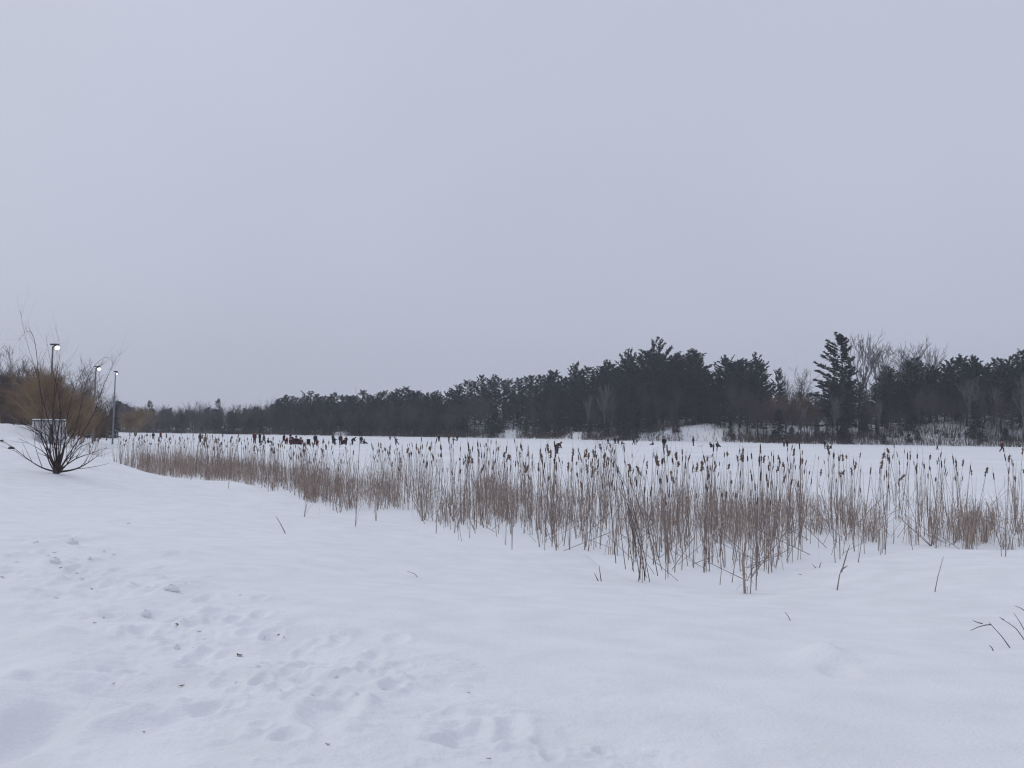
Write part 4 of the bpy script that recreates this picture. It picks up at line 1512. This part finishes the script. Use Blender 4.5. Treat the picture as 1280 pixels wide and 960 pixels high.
ZONE = [(1100, 'in the sparse reeds at the right edge'), (1010, 'in thin reeds right of densest clump'), (885, 'in the densest clump right of centre'), (740, 'around the red sapling clump'),
        (585, 'in the broad clump near centre'), (-99, 'in the reeds left of centre')]
KIND = {'spike': ('firm dark brown cattail spike on tall stem', 'cattail'), 'shaggy': ('shaggy bursting pale brown cattail spike', 'cattail'), 'reed': ('spikeless dry reed stem', 'reed')}
mass = Mass()
FIRST = {}
for n_, (p, px) in enumerate(SPOTS):
    q = Rc.random()
    kind = 'spike' if q < .42 else ('shaggy' if q < .52 else 'reed')
    i = Rc.randrange(9 if kind == 'spike' else (6 if kind == 'shaggy' else 8))
    s = Rc.uniform(.68, 1.04) * (0.97 if px < 320 else (.92 if px < 520 else 1))
    tilt = (Rc.gauss(0, .06), Rc.gauss(-.012, .085)) if Rc.random() < .93 else (Rc.gauss(0, .15), Rc.gauss(0, .28))
    z = gz(p.x, p.y)
    rz = Rc.uniform(0, 6.28)
    if n_ < 290:
        zone = next(z_ for lim, z_ in ZONE if px > lim)
        lab = KIND[kind][0] + ' ' + zone
        grp = {'spike': 'cattails with dark spikes ', 'shaggy': 'cattails with shaggy spikes ', 'reed': 'dry reed stems '}[kind] + zone
        if (kind, i) in FIRST:
            t = dup(FIRST[(kind, i)], lab, grp)
        else:
            t = thing('cattail' if kind != 'reed' else 'reed', lab, KIND[kind][1], group=grp)
            st, sp, tp_, lv = CT[(kind, i)]
            link('stem', st, t)
            if sp:
                so = link('spike', sp, t)
                link('spike_tip', tp_, so)
            for b in lv:
                link('leaf', b, t)
            FIRST[(kind, i)] = t
        t.location = (p.x, p.y, z)
        t.rotation_mode = 'XYZ'
        t.rotation_euler = (tilt[0], tilt[1], rz)
        t.scale = (s, s, s)
    else:
        mass.add(CARR[(kind, i)], (p.x, p.y, z), rz, (s * (1.5 if px < 400 else 1.15), s * (1.5 if px < 400 else 1.15), s), tilt)
tag(mass.build('cattail_bed', CM), 'belt of brown cattails and dry stems further back along the shore', 'cattail bed', None, 'stuff')

# dead leaves matted around the stems
dl = MB()
# px range, py base range, count, height
for x0, x1, y0, y1, n, h0, h1 in ((150, 185, 582, 597, 130, .5, 1.0), (180, 260, 580, 598, 1300, .7, 1.5), (255, 315, 583, 601, 700, .5, 1.2), (275, 312, 585, 603, 400, .6, 1.3), (310, 380, 588, 612, 700, .5, 1.1),
                                  (378, 420, 600, 628, 620, .7, 1.3), (418, 500, 605, 636, 850, .7, 1.4), (490, 590, 610, 655, 230, .4, 1.0), (592, 640, 618, 656, 480, .8, 1.4), (635, 700, 620, 656, 380, .6, 1.2),
                                  (700, 780, 625, 660, 260, .5, 1.1), (780, 850, 630, 670, 260, .5, 1.1), (845, 892, 630, 665, 300, .6, 1.1), (892, 958, 640, 678, 520, .7, 1.4), (955, 1000, 630, 680, 280, .5, 1.1),
                                  (1000, 1035, 630, 668, 220, .5, .9), (1040, 1090, 640, 676, 260, .5, 1.0), (1090, 1150, 650, 684, 60, .3, .8), (1160, 1215, 655, 688, 240, .6, 1.2), (1205, 1245, 655, 688, 320, .7, 1.3),
                                  (1245, 1290, 655, 690, 90, .4, 1.0), (122, 140, 590, 600, 60, .4, .8), (740, 900, 650, 700, 130, .4, 1.2)):
    for _k in range(n):
        if _k % 14 == 0:
            c_ = (Rc.uniform(x0, x1), Rc.uniform(y0, y1), Rc.uniform(.55, 1.1))
        px, py = Rc.gauss(c_[0], 4.5), min(Rc.gauss(c_[1], 2.5), edge(c_[0]) - 2)
        p = on_level(px, py)
        a = Rc.uniform(0, 6.28)
        o = Vector((math.cos(a), math.sin(a), 0))
        top = Rc.uniform(h0, h1) * Rc.uniform(.5, 1) * c_[2]
        ln = Rc.uniform(.02, .5) * min(top, .8)
        pts = [p, p + o * ln * .3 + Vector((0, 0, top * .5)), p + o * ln + Vector((0, 0, top))]
        if Rc.random() < .7:
            pts.append(pts[-1] + o * Rc.uniform(.08, .28) + Vector((0, 0, Rc.uniform(-.22, .05))))
            pts.append(pts[-1] + o * Rc.uniform(.0, .2) + Vector((0, 0, -Rc.uniform(.05, .5) * min(1, top))))
        n_ = len(pts)
        w = Rc.uniform(.008, .017) * (1.5 if px < 400 else 1)
        dl.ribbon(pts, [w * (1 - .6 * i / (n_ - 1)) for i in range(n_)], (-o.y + Rc.uniform(-.4, .4), o.x + Rc.uniform(-.4, .4), .15), Rc.choice((0, 0, 1)))
for _k in range(230):                                  # broken stalks lying across the others
    px = Rc.uniform(330, 1285)
    p = on_level(px, edge(px) - Rc.uniform(3, 60))
    L_ = Rc.uniform(.4, 1.5)
    a = Rc.uniform(-1.25, 1.25)
    d = Vector((math.sin(a), Rc.uniform(-.4, .4), abs(math.cos(a)) * .8 + .1)).normalized()
    q = p + d * L_
    r_ = Rc.uniform(.004, .008)
    if Rc.random() < .5:
        e = q + Vector((Rc.uniform(-.5, .5), Rc.uniform(-.2, .2), -Rc.uniform(.1, .5)))
        e.z = max(e.z, .02)
        dl.tube([p, q, e], [r_, r_ * .9, r_ * .5], 4, 1)
    else:
        dl.tube([p, q], [r_, r_ * .5], 4, 1)
tag(dl.build('dead_reed_leaves', [M['leaf'], M['stem']]), 'matted grey brown dead reed leaves at the feet of the cattails', 'dead reeds', None, 'stuff')

# torn bundle of pale reed in front
p = on_level(931, 742)
tb = thing('torn_reed', 'torn pale reed bundle with curling strips, nearest to the camera', 'reed', p)
m = MB()
for _k in range(4):
    m.tube([(U(-.03, .03), U(-.03, .03), -.05), (U(-.05, .05), U(-.05, .05), .5), (U(-.14, .16), U(-.1, .1), U(.7, 1.5))], [.010, .008, .004], 5)
m.build('stem', M['leaf'], tb)
m = MB()
for _k in range(26):
    z_ = U(.03, 1.0)
    a = U(0, 6.28)
    o = Vector((math.cos(a), math.sin(a), 0))
    pts = [Vector((U(-.04, .04), U(-.04, .04), z_))]
    d = o + Vector((0, 0, U(-.2, 1)))
    for i in range(4):
        pts.append(pts[-1] + d.normalized() * U(.04, .09))
        d = d + Vector((U(-.4, .4), U(-.4, .4), -.65))
    for q in pts:
        q.z = max(q.z, .01)
    m.ribbon(pts, [.014, .013, .011, .008, .004], (-o.y, o.x, .3))
m.build('leaf', M['leaf'], tb)

# ------------------------------------------------------------------ haze: one closed box of even air
hb = MB()
hb.box((-830, -830, -1.4), (830, 830, 60))
haze = hb.build('haze', [])
hm = bpy.data.materials.new('haze')
hm.use_nodes = True
hn = hm.node_tree
hn.nodes.remove(hn.nodes['Principled BSDF'])
pv = hn.nodes.new('ShaderNodeVolumePrincipled')
pv.inputs['Color'].default_value = (0.90, 0.93, 1.0, 1)
pv.inputs['Density'].default_value = 0.0004
hn.links.new(pv.outputs[0], hn.nodes['Material Output'].inputs['Volume'])
haze.data.materials.append(hm)
tag(haze, 'thin grey winter haze over the lake', None, None, 'stuff')
